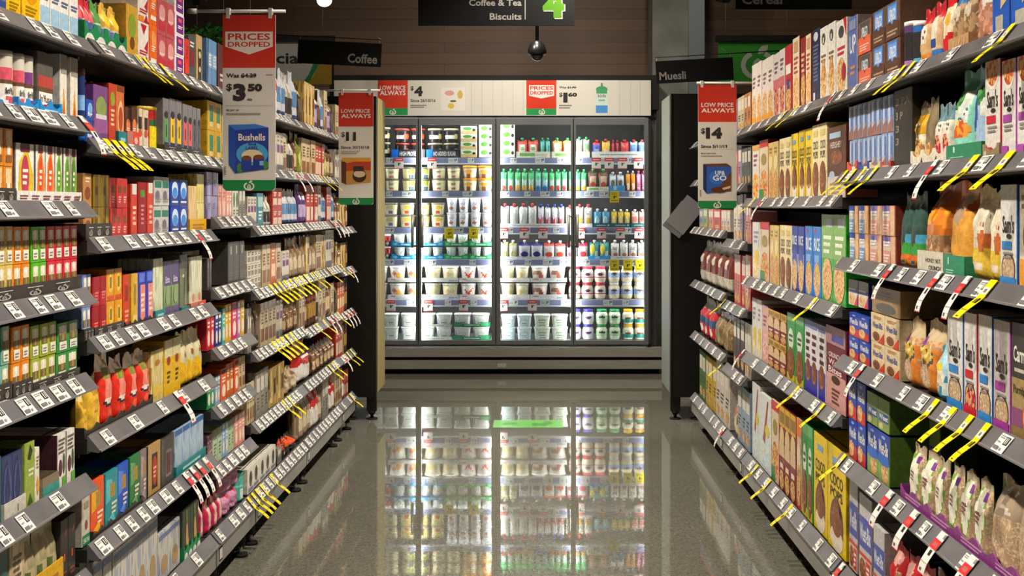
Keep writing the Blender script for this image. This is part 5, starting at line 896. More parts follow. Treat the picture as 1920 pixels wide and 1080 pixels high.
fillbay('R1', 6, "1588 1604 900 wbbig | 1606 1630 930 wbbig | 1634 1655 990 wbbig | 1657 1680 1020 redmu | 1682 1704 1040 redmu | 1706 1730 1058 redmu | 1732 1760 1075 darkmu")
# right, second bay
fillbay('R2', 1, "1408 1425 118 muoat 2x1 | 1426 1446 108 muoat 2x1 | 1447 1458 100 mupnk | 1459 1469 92 mupnk | 1470 1482 84 mured | 1483 1496 70 mucrm | 1497 1507 70 mudkr | 1508 1518 64 mucrm | 1519 1534 54 munvy | 1535 1562 46 muwht 2x1 | 1563 1584 36 muwhr")
fillbay('R2', 2, "1408 1420 272 multi | 1421 1437 262 redgrn | 1438 1457 266 yeltan 2x1 | 1459 1480 258 cccrm 2x1 | 1481 1494 250 ccpop | 1495 1519 242 ccpop 2x1 | 1520 1547 232 cccrm 2x1 | 1549 1584 236 hershey d.1")
fillbay('R2', 3, "1408 1422 416 whtyel | 1423 1440 416 redgrn | 1441 1458 422 yeltan 2x1 | 1459 1481 422 cccrm 2x1 | 1482 1505 424 ricbub 2x1 | 1507 1536 424 rice 2x1 | 1537 1584 402 grnbx 2x1")
fillbay('R2', 4, "1408 1425 560 whtyel 2x1 | 1426 1437 572 pinkbx | 1438 1472 584 marn 3x2 | 1473 1504 590 milo 2x1 | 1505 1544 604 nesq 3x1 | 1546 1584 614 bites 1x1")
fillbay('R2', 5, "1408 1422 720 whtblu | 1423 1443 742 whtblu 1x1 | 1444 1458 752 redgrn | 1459 1490 770 marn 3x1 | 1491 1500 785 ories | 1501 1521 796 milo 2x1 | 1522 1547 816 ccpop | 1549 1584 840 ccpop")
# right, far bays
fillrun('R3', 1, 1373, 1405, ['bkl', 'bko', 'bkd', 'bkc'], .15, .2, 5)
fillrun('R3', 2, 1373, 1405, ['bkd', 'bkl', 'bkw', 'bkr'], .15, .19, 5)
fillrun('R3', 3, 1373, 1405, ['bkw', 'bkp', 'bkl', 'bkw'], .19, .23, 6)
fillrun('R3', 4, 1373, 1405, ['bkc', 'bkw', 'bkr', 'bkc'], .22, .25, 5)
fillrun('R3', 5, 1373, 1405, ['bkw', 'bkb', 'bkd', 'bkw'], .24, .27, 5)
fillbay('R3', 6, "1373 1380 740 clrbag | 1381 1405 728 bkb 3x1")
fillrun('R4', 1, 1309, 1369, ['bko', 'bkgr', 'bky', 'bkw'], .14, .18, 8)
fillrun('R4', 2, 1309, 1369, ['bkd', 'bkw', 'bkl', 'bkr'], .15, .2, 8)
fillbay('R4', 3, "1309 1316 392 bkb | 1317 1325 390 bkg | 1326 1335 392 bkp 2x1 | 1336 1349 392 bkr | 1350 1369 394 bkw 3x1")
fillbay('R4', 4, "1309 1369 456 chipbag 5x1")
fillbay('R4', 5, "1309 1334 562 redblu 3x1 | 1335 1369 588 brnbag 2x1")
fillrun('R4', 6, 1309, 1369, ['bkc', 'bkgr', 'bko', 'bky', 'bkw'], .26, .3, 8)

PRINT = False
# ---------------------------------------------------------------- promotion tickets clipped to the channels
def promo_mesh(kind, wd):
    mb = MB(); a = math.atan2(LIPD, LIPH)   # profile in the bay frame: out (towards aisle), z
    pf = [(-LIPD, LIPH), (0, 0), (.016, -.012), (.030, -.022), (.042, -.032), (.050, -.040)] if kind == 'y' else [(-LIPD, LIPH), (0, 0), (.010, -.015), (.018, -.028), (.023, -.041), (.026, -.054)]
    o_ = .0050; n = len(pf)
    cols = {'y': ['f2dc10', 'f2dc10', 'f2dc10', 'f2dc10', 'f2dc10'], 'r': ['ece6e0', 'ece8e2', 'ece8e2', 'ece8e2', 'ece8e2']}[kind]
    def q(t, u, off=0):
        i = min(int(t), n-2); k = t-i; A_, B_ = pf[i], pf[i+1]; dx, dz = B_[0]-A_[0], B_[1]-A_[1]; l = math.hypot(dx, dz)
        return (u*wd-wd/2, -(A_[0]+dx*k+(-dz/l)*(o_+off)), A_[1]+dz*k+(dx/l)*(o_+off))
    for i in range(n-1):
        mb.face([q(i+.9999 if i+1 < n-1 else i+1, 0), q(i+.9999 if i+1 < n-1 else i+1, 1), q(i, 1), q(i, 0)], cols[i])
        mb.face([q(i, 0, -.0008), q(i, 1, -.0008), q(i+.9999, 1, -.0008), q(i+.9999, 0, -.0008)], cols[i])
    def band(t0, t1, u0, u1, c): mb.face([q(t1, u0, .0006), q(t1, u1, .0006), q(t0, u1, .0006), q(t0, u0, .0006)], c)
    if kind == 'y':
        band(.42, .8, .12, .95, 'f4f0dc'); band(.5, .7, .3, .7, '6a6a6a'); band(1.1, 1.9, .55, .85, '2a2610'); band(1.2, 1.9, .3, .45, '4a4420'); band(3.1, 3.3, .1, .9, 'a89810'); band(4.4, 4.7, .3, .6, '5a5210')
    else:
        band(.45, .98, 0, 1, 'dc2a2c'); band(.6, .85, .2, .8, 'f0a09c'); band(1.1, 1.9, .4, .75, '2a2626'); band(3.0, 3.1, .1, .9, 'b0aaa4'); band(4.0, 4.5, .2, .5, '5a5654'); band(4.8, 4.99, 0, 1, 'dc2a2c'); band(.05, .3, .75, 1, '8a8a88')
    return mb.mesh('promotion_ticket')
PM = {('y', 0): promo_mesh('y', .030), ('r', 0): promo_mesh('r', .034), ('y', 1): promo_mesh('y', .04), ('r', 1): promo_mesh('r', .044)}
def promos(b, lv, kind, xs, wide=0):
    z = BAYS[b][3][lv-1]; lx = lipx(b)
    for x in xs:
        y = F*(lx+sgn(b)*LIPD)/(x-CX)
        o = link('promotion_ticket', PM[(kind, wide)], None, (lx, y, z), math.pi/2 if sgn(b) < 0 else -math.pi/2)
        ITEMS.append((o, ('yellow' if kind == 'y' else 'red and white')+' promotion ticket', 'price ticket', shelf_words(b, lv), '', x))
for a_ in (("A", 2, 'r', [147]), ('B', 1, 'y', [252, 266, 298]), ('B', 2, 'y', [194, 210, 224], 1), ('B', 3, 'r', [360]), ('B', 5, 'r', [326], 1), ('B', 6, 'r', [342, 355, 366, 379]),
    ('B', 7, 'y', []), ('C', 8, 'y', [462, 470, 477]), ('D', 7, 'y', [486, 505]), ('D', 2, 'r', [548, 563]), ('D', 4, 'y', [503, 512, 521, 530, 540, 550, 559, 568], 1), ('D', 5, 'y', [508, 516, 524, 533, 542], 1), ('D', 6, 'y', [527, 537]),
    ('E', 2, 'y', [598, 612]), ('E', 3, 'r', [618, 626, 634]), ('E', 4, 'y', [582, 590, 612, 636]), ('E', 5, 'y', [590, 604, 630]), ('E', 5, 'r', [612, 620]), ('E', 6, 'y', [614, 622]), ('F', 6, 'r', [641]), ('F', 6, 'y', [648, 655]), ('F', 5, 'r', [644, 650, 656]), ('F', 4, 'r', [652]), ('F', 7, 'y', [654]),
    ('R1', 1, 'y', [1700, 1718, 1905]), ('R2', 1, 'r', [1570]), ('R2', 1, 'y', [1478, 1498]), ('R1', 2, 'y', [1592, 1607, 1626, 1648]), ('R1', 2, 'r', [1762]), ('R1', 2, 'y', [1836, 1902], 1), ('R1', 3, 'r', [1680, 1768, 1822]), ('R1', 3, 'y', [1868], 1),
    ('R1', 4, 'r', [1624]), ('R1', 4, 'y', [1762, 1794, 1826, 1858]), ('R1', 5, 'y', [1588]), ('R1', 5, 'r', [1676, 1723, 1775, 1832], 1), ('R1', 6, 'r', [1585]), ('R2', 2, 'y', [1418]), ('R2', 2, 'r', [1436]), ('R2', 3, 'y', [1534]), ('R2', 4, 'y', [1500, 1548]), ('R2', 4, 'r', [1398]),
    ('R2', 5, 'y', [1423, 1447, 1488]), ('R3', 4, 'y', [1362]), ('R3', 5, 'y', [1360]), ('R4', 6, 'r', [1362])):
    promos(*a_)
# ---------------------------------------------------------------- glass door fridge at the end of the aisle
FY = 10.0; FS = F/FY
fx = lambda px: (px-CX)/FS
fz = lambda py: H-(py-CY)/FS
fr_ = link('display_fridge', None, None, (0, FY, 0))
tag(fr_, 'long lit glass-door dairy fridge across the end of the aisle', 'fridge')
def fpart(name, mb, parent=None): return link(name, mb.mesh(name), parent or fr_)
X0, X1 = fx(632), fx(1232)
m = MB(); GR = principled('fridge_liner', rgb('565250'), .5)
m.box(X0, X1, .74, .80, .05, 2.0, GR); m.box(X0, X0+.03, .06, .74, .05, 2.0, GR); m.box(fx(1216), X1, .06, .74, .05, 2.0, GR)
m.box(X0, X1, .04, .80, 2.0, 2.06, 'mt:2a2c2e'); m.box(X0, X1, .07, .74, .10, .235, GR); fpart('cabinet', m)
m = MB(); m.box(fx(618), fx(1236), .0, .8, 2.062, 2.33, 'mt:1a1a1a'); fpart('top_box', m)
# lit doors
GL = bpy.data.materials.new('door_glass'); GL.use_nodes = True; nt = GL.node_tree; nt.nodes.clear()
ou = nt.nodes.new('ShaderNodeOutputMaterial'); mx = nt.nodes.new('ShaderNodeMixShader'); tr = nt.nodes.new('ShaderNodeBsdfTransparent'); gl = nt.nodes.new('ShaderNodeBsdfGlossy'); fn_ = nt.nodes.new('ShaderNodeFresnel')
fn_.inputs[0].default_value = 1.35; tr.inputs[0].default_value = (.93, .97, .98, 1); gl.inputs['Roughness'].default_value = .02
nt.links.new(fn_.outputs[0], mx.inputs[0]); nt.links.new(tr.outputs[0], mx.inputs[1]); nt.links.new(gl.outputs[0], mx.inputs[2]); nt.links.new(mx.outputs[0], ou.inputs[0])
edges = [638, 785, 930, 1075, 1216]
zb, zt = fz(645), fz(222)
for i in range(4):
    a, b = fx(edges[i])+.004, fx(edges[i+1])-.004
    wl = .030 if edges[i] in (930, 638) else .016; wr = .030 if edges[i+1] in (930, 1216) else .016
    m = MB(); al = 'alu'
    m.box(a, a+wl, -.03, .03, zb, zt, al); m.box(b-wr, b, -.03, .03, zb, zt, al); m.box(a+wl, b-wr, -.03, .03, zt-.05, zt, al); m.box(a+wl, b-wr, -.03, .03, zb, zb+.03, al)
    d_ = fpart('door', m)
    m = MB(); m.box(a+wl, b-wr, -.003, .003, zb+.03, zt-.05, GL); link('glass_pane', m.mesh('glass_pane'), d_)
    hx = fx(775 if edges[i+1] == 785 else 793) if i < 2 else fx(1066 if edges[i+1] == 1075 else 1082)
    m = MB(); m.tube((hx, -.075, fz(464)), (hx, -.075, fz(402)), .011, .011, 'steel', 12)
    for zz in (fz(460), fz(406)): m.tube((hx, -.075, zz), (a+wl*.5 if i in (1, 3) else b-wr*.5, -.03, zz), .006, .006, 'steel', 8)
    link('door_handle', m.mesh('door_handle'), d_)
for px in edges:
    x = fx(px); x = max(x, X0+.05); x = min(x, fx(1216)-.0)
    m = MB(); m.box(x-.018, x+.018, .034, .06, zb, zt, 'alu'); fpart('mullion', m)
LED = principled('led_tube', (1, 1, 1, 1), .5, 0, .5, (1, .975, .94, 1), 25)
LEDS = principled('added_shelf_led', (1, 1, 1, 1), .5, 0, .5, (1, .975, .94, 1), 20)
for px in edges:
    x = fx(px)
    for sx in (-1, 1):
        if (px == 638 and sx < 0) or (px == 1216 and sx > 0): continue
        m = MB(); xx = x+sx*.010; m.box(xx-.007, xx+.007, .062, .074, zb+.02, zt-.05, LED); fpart('led_strip', m)
m = MB(); m.box(X0+.05, fx(1212), .062, .074, zt-.02, zt-.008, LED); fpart('led_strip', m)
# shelves
FL = [fz(294), fz(357.5), fz(426.5), fz(487), fz(563.5)]
FT = ['top', 'second', 'third', 'fourth', 'fifth', 'bottom']
TK = []
for w_ in (.075, .05):
    m = MB(); m.box(-w_/2, w_/2, -.0015, 0, .004, .042, 'eeeeea'); fr2 = lambda u, v, o, w_=w_: (-w_/2+u*w_, -.0015-o, .004+v*.038)
    for i, d in enumerate([Ln(.08, .3, .55, .8, 'a8a8a6', 2), R(.66, .3, .76, .85, '3a3a3a'), R(.8, .5, .92, .85, '5a5a5a')]): m.decal(d, fr2, i)
    TK.append(m.mesh('price_ticket'))
CHAN = principled('lilac_channel', rgb('8d92b8'), .35); WHT = principled('white_shelf_enamel', rgb('d8dadc'), .3)
for i, z in enumerate(FL):
    m = MB(); m.box(X0+.035, fx(1214), .125, .70, z-.022, z-.002, WHT); sh = fpart('shelf', m)
    m = MB(); m.box(X0+.035, fx(1214), .108, .124, z-.045, z-.004, CHAN); m.box(X0+.035, fx(1214), .104, .124, z-.056, z-.046, 'f0f0f0'); link('price_channel', m.mesh('price_channel'), sh)
    m = MB(); m.box(X0+.05, fx(1210), .126, .132, z-.034, z-.0225, LEDS); link('led_strip', m.mesh('led_strip'), sh)  # strip added under each shelf to even out the light on the goods
    x = fx(727)
    while x < fx(1205):
        o = link('price_ticket', rnd.choice(TK), sh, (x, .1075, z-.048)); x += .13+rnd.random()*.22 if x < fx(925) else .11+rnd.random()*.14
m = MB(); m.box(X0+.035, fx(1214), .10, .70, .236, .245, WHT); fpart('shelf', m)
# bumpers, grille
m = MB(); m.box(X0-.1, fx(1240), -.05, .05, fz(668), fz(651), 'steel'); m.box(X0-.1, fx(1240), -.02, .0, fz(674), fz(668), 'mt:0c0c0c'); fpart('bumper_rail', m)
m = MB(); m.box(X0-.1, fx(1240), -.06, .05, fz(690), fz(674), 'steel'); m.box(fx(933), fx(949), -.062, -.06, fz(687), fz(680), 'c4c4c0'); fpart('bumper_rail', m)
m = MB(); m.box(X0-.1, fx(1236), .0, .06, .0, fz(690), 'mt:0e0d0c')
k = X0
while k < fx(1210): m.box(k, k+.006, -.004, 0, .028, .07, 'mt:1f1e1c'); k += .02
fpart('kick_grille', m)
# header sign above the doors
BOLD = .0235
hs = link('header_sign', None, fr_, (0, -.012, 0))
m = MB(); ha, hb, hz0, hz1 = fx(625), fx(1220), fz(217), fz(151)
m.box(ha, hb, -.006, .0, hz0, hz1, principled('header_board', rgb('d6d2c8'), .5))
FO = .006
frh = lambda u, v, o: (fx(u), -FO-o, fz(v))
def P2(ds):
    for i, d in enumerate(ds): m.decal(d, frh, i*.22)
RED = 'd83a20'; GRN = '2a9a54'; DK = '2c2a28'
P2([R(x-.35, 216, x+.35, 152, 'b8b4aa') for x in (884, 904, 924, 942, 962, 981, 1162, 1182, 1200)])
link('sign_board', m.mesh('sign_board'), hs); FO = .008
m = MB(); m.box(fx(709), fx(880), -.008, -.0065, hz0, hz1, 'dad6cc')
P2([R(709, 203, 765, 151, RED), R(709, 216, 765, 203, GRN), T(713, 169, 761, 161, 'LOW PRICE', 'f0e8e0'), T(713, 179, 761, 170, 'ALWAYS', 'f4ece4'), W_(731, 215, 743, 204, 'f0ece4'),
    T(770, 171, 776, 162, '$', DK), T(777, 181, 793, 162, '4', DK), T(770, 192, 817, 186, 'Since 26/10/16', DK), Ln(770, 203, 800, 196, '8a867e', 2),
    R(827, 208, 872, 164, 'e4e0d6'), E(843, 175, 9, 5, 'd8a09a'), E(863, 178, 5, 8, 'd0b060'), E(846, 199, 6, 5, 'd8b83c'), E(850, 190, 6, 2, '6a5a4a'), R(824, 163, 876, 159, 'dcd8ce'),
    ])
link('price_poster', m.mesh('price_poster'), hs); m = MB(); m.box(fx(987), fx(1158), -.008, -.0065, hz0, hz1, 'dad6cc')
P2([R(987, 204, 1043, 151, RED), R(987, 216, 1043, 204, GRN), Pg([(992, 180), (1015, 185), (1039, 180), (1039, 160), (992, 160)], 'f0e8e0'), T(994, 169, 1037, 162, 'PRICES', RED), T(994, 178, 1037, 171, 'DROPPED', RED), W_(1010, 215, 1022, 204, 'f0ece4'),
    T(1048, 167, 1080, 162, 'Was $1.90', DK), R(1064, 165.2, 1081, 164.4, DK), T(1048, 183, 1055, 174, '$', DK), T(1056, 193, 1064, 174, '1', DK), T(1065, 182, 1082, 174, '60', DK), Ln(1048, 205, 1072, 196, '8a867e', 2),
    R(1117, 212, 1139, 180, 'cfe0dc'), R(1117, 212, 1139, 198, '4a94d8'), E(1128, 168, 11, 6, '3f9a64'), R(1118, 176, 1138, 168, '4aa070'), R(1126, 164, 1130, 156, '6a8a78'), T(1121, 183, 1136, 177, 'kids', '5a7a74'), R(1122, 190, 1134, 187, '8aa8a4')])
link('price_poster', m.mesh('price_poster'), hs)

BOLD = .02; PRINT = True
# ---------------------------------------------------------------- goods in the fridge
GY = FY+.135; GS = F/GY
gx = lambda px: (px-CX)/GS
def fridge(lv, text):
    zs = (FL[lv-1]-.001 if lv < 6 else .246)
    for ent in text.split('|'):
        t = ent.split()
        if not t: continue
        x0, x1, yt, key = float(t[0]), float(t[1]), float(t[2]), t[3]; n = r = 1; zo = 0; back = 0
        for q in t[4:]:
            if q[0] == 'z': zo = float(q[1:])
            elif q[0] == 'b': back = float(q[1:])
            else: n, r = (int(a) for a in q.split('x'))
        a, b = gx(x0), gx(x1); tray = STY[key][0] == 'tray'; kind = STY[key][0]
        hh = H-(yt-CY)/GS-zs-zo-(0 if tray else .0035)
        if hh < .01: print('LOWF', lv, ent, hh); hh = .03
        w = (b-a)/n-(.001 if tray else .006)
        sw = FT[lv-1]+' fridge shelf, '+('left doors' if x0 < 930 else 'right doors')
        for i in range(n):
            for k in range(r):
                row = '' if r == 1 else ({2: ['lower row', 'upper row']}.get(r) or ['bottom row', 'second row', 'third row', 'top row'])[k]
                h = hh/r-.001
                d = {'tray': .22 if kind == 'tray' else 0, 'tub': w, 'jar': w, 'spout': .045, 'box': .16}[kind]
                place(key, w, h, d, (a+(b-a)*(i+.5)/n, GY+(0 if tray else .005)+back, zs+zo+(0 if tray else .0035)+k*hh/r), 0, sw, row if not zo else row or 'upper row', x0+(x1-x0)*(i+.5)/n)
fridge(1, "690 732 238 ytblk2 2x2 | 734 797 280 hptray | 738 797 240 ytblk 2x2 | 799 861 280 nstray | 800 860 240 ytblk2 2x2 | 863 895 236 cart 1x4 | 897 924 234 cart2 1x4 | 938 966 229 cart2 1x4")
fridge(1, "968 1032 284 ptray | 1034 1106 284 ptray | 1110 1212 284 ptrayw | 969 1010 258 spred 2x1 | 1012 1032 258 spteal 2x1 | 1035 1074 258 sporg 2x1 | 1080 1106 256 spwht 2x1 | 1111 1127 261 spblu | 1128 1145 260 spyel | 1146 1162 262 spdred 2x1 | 1163 1180 261 spcor | 1181 1212 261 splbl 2x1")
fridge(2, "690 748 313 ytcrm 2x2 | 752 806 313 ytgrn 2x2 | 808 864 312 ytcrm 2x2 | 866 924 310 ytorg 2x2")
fridge(2, "938 964 316 kvr 2x1 | 965 1002 316 kvo 3x1 | 1003 1028 316 kvb 2x1 | 1029 1064 317 kvr 3x1 | 1066 1101 317 kvo 3x1 | 1102 1141 316 brnsp 2x1 | 1142 1171 322 cansp 2x1 | 1173 1192 320 orgsp 2x1 | 1193 1212 320 pnksp 2x1 | 1100 1141 350 ptray | 1141 1172 348 ptrayb")
fridge(3, "690 746 380 ytprp 2x2 | 748 806 380 ytred 2x2 | 807 834 380 ytred 1x2 | 836 924 371 ytall 4x2")
fridge(3, "938 1007 381 wrd 4x1 | 1008 1059 382 wrdb 4x1 | 1060 1077 384 wrd | 1079 1111 382 wrdo 2x1 | 1113 1144 391 blsp 2x1 | 1146 1182 392 ylsp 3x1 | 1184 1212 392 rwsp 2x1 | 937 1111 419 ptrayw | 1112 1145 418 ptrayt | 1146 1182 418 ptrayt | 1183 1212 418 ptrayt")
fridge(4, "720 733 439 ytrb 1x2 | 734 785 476 cutray | 786 832 476 cutray | 833 879 476 cgtray | 880 924 476 cgtray | 736 783 463 ytcup 2x1 | 788 831 463 ytcup 2x1 | 835 878 463 ytcup 2x1 | 882 923 463 ytcup 2x1")
fridge(4, "734 785 452 cutray z.104 | 786 832 452 cutray z.104 | 833 879 452 cgtray z.104 | 880 924 452 cgtray z.104 | 736 783 437 ytcup 2x1 z.106 | 788 831 437 ytcup 2x1 z.106 | 835 878 437 ytcup 2x1 z.106 | 882 923 437 ytcup 2x1 z.106")
fridge(4, "938 970 450 grsp 2x1 | 972 1018 450 nvsp 2x1 | 1019 1061 451 stsp 2x1 | 1062 1103 451 rbsp 2x1 | 1105 1143 450 bansp 2x1 | 1145 1212 450 wtsp 4x1 | 937 971 481 ptrayw | 972 1018 481 ptrayw | 1019 1061 481 ptrayw | 1062 1103 481 ptrayw | 1104 1144 480 ptrayb | 1145 1212 480 ptrayw")
for zo_, k_ in (('', 0), (' z.137', 1)):
    yb, yp = ((531, 552), (499, 521))[k_]
    fridge(5, f"694 726 {yb} ytbig{zo_} | 728 792 {yb} ytbig 2x1{zo_} | 794 860 {yb} ytbigy 2x1{zo_} | 862 924 {yb} ytbigr 2x1{zo_} | 938 993 {yb} ytbigy 2x1{zo_} | 995 1062 {yb} ytbigb 2x1{zo_}")
    fridge(5, f"727 792 {yp} ywtray{zo_} | 793 860 {yp} yztray{zo_} | 861 925 {yp} ywtray{zo_} | 937 993 {yp} ywtray{zo_} | 994 1063 {yp} yztray{zo_}")
fridge(5, "1066 1138 499 jred 3x2 | 1140 1212 498 jblu 3x2")
fridge(6, "690 748 588 sqtub 2x2 | 750 781 588 sqtub 1x2 | 785 848 588 sqtub 2x2 | 850 918 588 sqtub 2x2 | 938 998 590 sqblu 2x2 | 1000 1066 590 sqgrn 2x2 | 1068 1115 580 jpur 2x2 | 1117 1165 580 jgrn 2x2 | 1167 1212 580 jyel 2x2 | 784 848 631 sytray | 849 919 628 sgtray")
fridge(6, "784 848 608 sytray z.1056 | 849 919 604 sgtray z.1056")
PRINT = False
# hanging promotion tickets in the fridge
def fr_ticket(kind):
    m = MB(); w, h = .072, .088; m.box(-w/2, w/2, -.0015, 0, -h, 0, 'f2ece6' if kind == 'r' else 'f2d81a')
    f2 = lambda u, v, o: (-w/2+u*w, -.0015-o, -h+v*h)
    ds = [R(0, .68, 1, 1, 'e2403c'), Ln(.15, .76, .85, .92, 'f4c0b8', 1), R(.4, .3, .56, .56, '3a3634'), R(.6, .44, .7, .56, '3a3634'), R(0, 0, 1, .06, 'e2403c')] if kind == 'r' else [Ln(.2, .68, .8, .9, 'b09a10', 2), R(.4, .36, .56, .6, '3a3610'), R(.6, .48, .74, .6, '3a3610'), Ln(.15, .1, .85, .24, '8a7a10', 1)]
    for i, d in enumerate(ds): m.decal(d, f2, i)
    return m.mesh('promotion_ticket')
FT_R, FT_Y = fr_ticket('r'), fr_ticket('y')
for lv, kind, xs in ((1, 'r', [748, 810, 1118, 1142, 1167, 1197]), (2, 'y', [1152]), (3, 'y', [842, 888]), (3, 'r', [944, 983, 1018, 1088, 1128, 1163, 1198]), (4, 'y', [1152, 1177, 1200]), (5, 'r', [733, 803, 869, 943, 998])):
    for x in xs:
        sc_ = F/(FY+.1); o = link('promotion_ticket', FT_R if kind == 'r' else FT_Y, None, ((x-CX)/sc_, FY+.1025, FL[lv-1]-.004))
        ITEMS.append((o, ('red and white' if kind == 'r' else 'yellow')+' hanging price ticket', 'price ticket', FT[lv-1]+' fridge shelf, '+('left doors' if x < 930 else 'right doors'), '', x))
# ---------------------------------------------------------------- hanging signs
BOLD = .0235; _TXT.clear()
SR, SG, SD = 'd2301c', '15894a', '2a2827'
def price_sign(label, x0, x1, y0, y1, Y, top, body, rail, art):
    """x,y of the board in the frame at depth Y; art in board fractions (0..1, v up)"""
    a, b, z1, z0 = PX(x0, Y), PX(x1, Y), PZ(y0, Y), PZ(y1, Y)
    root = link('hanging_price_sign', None, None, (a, Y, z0)); tag(root, label, 'sign', None)
    w, h = b-a, z1-z0; m = MB(); t = .0035; c = .012
    pr = [(c, 0), (w-c, 0), (w-.003, .004), (w, c), (w, h), (0, h), (0, c), (.003, .004)]
    pts0 = [(x, 0, z) for x, z in pr]; pts1 = [(x, t, z) for x, z in pr]
    m.face(pts0, 'e2ded6'); m.face(list(reversed(pts1)), 'e2ded6')
    for i in range(len(pr)): j = (i+1) % len(pr); m.face([pts0[j], pts0[i], pts1[i], pts1[j]], 'e2ded6')
    fr = lambda u, v, o: (u*w, -o, v*h)
    m.decal(R(.0, top, 1, 1, SR), fr, 0); m.decal(Pg([(c/w, 0), (1-c/w, 0), (1, c/h), (1, .062), (0, .062), (0, c/h)], SG), fr, 0)
    m.decal(W_(.40, .004, .60, .06, 'ece8e0'), fr, 1)
    for i, d in enumerate(art): m.decal(d, fr, 2+i*.3)
    link('board', m.mesh('board'), root)
    ra, rb, ry = rail
    m = MB(); zz = PZ(ry, Y)-z0
    m.tube((PX(ra, Y)-a, .012, zz), (PX(rb, Y)-a, .012, zz), .0055, .0055, 'd4d0c8', 12)
    m.tube((PX(ra, Y)-a, .012, zz), (PX(ra, Y)-a+math.copysign(.03, rb-ra), .012, zz), .009, .009, 'c8c4bc', 12); link('rail', m.mesh('rail'), root)
    for u in (.1, .9):
        m = MB(); m.box(u*w-.006, u*w+.006, -.002, .02, h-.012, zz+.009, 'film:d8d8d4'); link('clip', m.mesh('clip'), root)
    return root
price_sign('large hanging sign reading prices dropped, picturing a blue tea box', 417.5, 516.5, 28, 358, 4.27, .70, 0, (350, 534, 20), [
    Pg([(.05, .82), (.5, .775), (.95, .82), (.95, .905), (.05, .905)], 'ece6de'), T(.10, .857, .90, .895, 'PRICES', SR), T(.10, .818, .90, .848, 'DROPPED', SR),
    T(.07, .64, .64, .668, 'Was $4.29', SD), R(.34, .652, .64, .656, SD), Ln(.82, .655, .95, .665, 'b0aca4', 1),
    T(.07, .565, .18, .61, '$', SD), T(.20, .51, .44, .61, '3', SD), T(.48, .565, .75, .61, '50', SD), T(.47, .513, .56, .525, 'ea', '5a5652'), R(.06, .485, .95, .487, 'c0bcb4'),
    T(.07, .452, .31, .466, '4¢ per ea', SD), Ln(.07, .43, .72, .446, 'a09c94', 1),
    Pg([(.12, .15), (.24, .10), (.24, .345), (.12, .375)], '1c4fae'), Pg([(.24, .10), (.87, .125), (.87, .36), (.24, .345)], '1f3f9e'), Pg([(.12, .375), (.24, .345), (.87, .36), (.62, .38)], '3a7cd0'),
    E(.56, .21, .30, .065, '4aa4dc'), E(.56, .2, .2, .035, 'e8d8a8'), E(.33, .13, .06, .028, '4a8a3c'), E(.82, .145, .045, .026, '4a8a3c'),
    T(.30, .285, .81, .325, 'Bushells', 'f6e8d8'), T(.49, .258, .64, .277, 'Blue', '1c2c6c'), T(.44, .235, .68, .253, 'LABEL', '1c2c6c'),
    Pg([(.35, .12), (.36, .185), (.55, .185), (.54, .115)], '24409e'), Pg([(.58, .12), (.58, .19), (.79, .19), (.77, .125)], '1e3a94'), E(.455, .187, .09, .014, '7a4226'), E(.685, .192, .10, .014, '7a4226'), R(.70, .145, .78, .17, '7fb4e8'),
    Ln(.03, .09, .07, .14, '4a4642', 6)])
price_sign('hanging low price sign showing eleven dollars, left side of aisle', 635, 700, 174, 384, 6.82, .70, 0, (583, 712, 169), [
    T(.07, .82, .90, .855, 'LOW PRICE', 'ece4dc'), T(.07, .775, .93, .81, 'ALWAYS', 'f2eae2'), T(.07, .60, .18, .65, '$', SD), T(.21, .57, .50, .65, '11', SD), T(.07, .50, .88, .525, 'Since 30/10/18', SD), Ln(.07, .45, .6, .48, '9a968e', 2),
    Pg([(.08, .20), (.22, .18), (.22, .375), (.08, .40)], '5a2c1c'), Pg([(.22, .18), (.93, .20), (.93, .40), (.22, .375)], 'c08a3c'), Pg([(.22, .30), (.93, .31), (.93, .40), (.22, .375)], 'b8401c'), R(.1, .385, .92, .42, 'd89a2c'), E(.6, .26, .2, .06, '3a2418'), E(.6, .275, .17, .03, 'd8c0a0'), R(.42, .3, .72, .345, '2c2826')])
price_sign('hanging low price sign showing fourteen dollars, right side of aisle', 1309, 1381, 159, 391, 5.74, .70, 0, (1480, 1307, 155), [
    T(.08, .82, .92, .855, 'LOW PRICE', 'f0e8e0'), T(.08, .775, .94, .81, 'ALWAYS', 'f4ece4'), T(.07, .60, .18, .65, '$', SD), T(.20, .565, .62, .655, '14', SD), T(.07, .49, .76, .515, 'Since 5/11/19', SD), R(.07, .478, .9, .48, 'b8b4ac'), T(.07, .438, .46, .452, '$4.67 per Litre', SD), Ln(.07, .42, .62, .432, 'a8a49c', 1),
    Pg([(.13, .155), (.22, .12), (.22, .34), (.13, .36)], '16305e'), Pg([(.22, .12), (.86, .14), (.86, .34), (.22, .34)], '2a5cb4'), Pg([(.13, .36), (.22, .34), (.86, .34), (.74, .365)], '6a3a2a'), Pg([(.45, .14), (.86, .14), (.86, .3), (.6, .19)], '6a3c24'), E(.48, .25, .2, .055, '2f74d0'), E(.55, .15, .22, .025, '5a3018'), Pg([(.62, .165), (.84, .185), (.84, .165), (.66, .15)], 'd8c09c'),
    T(.44, .27, .70, .305, 'UP&', 'ecf0f6'), T(.38, .225, .74, .268, 'GO', 'f2f4f8'), Ln(.04, .1, .08, .15, '4a4642', 6)])

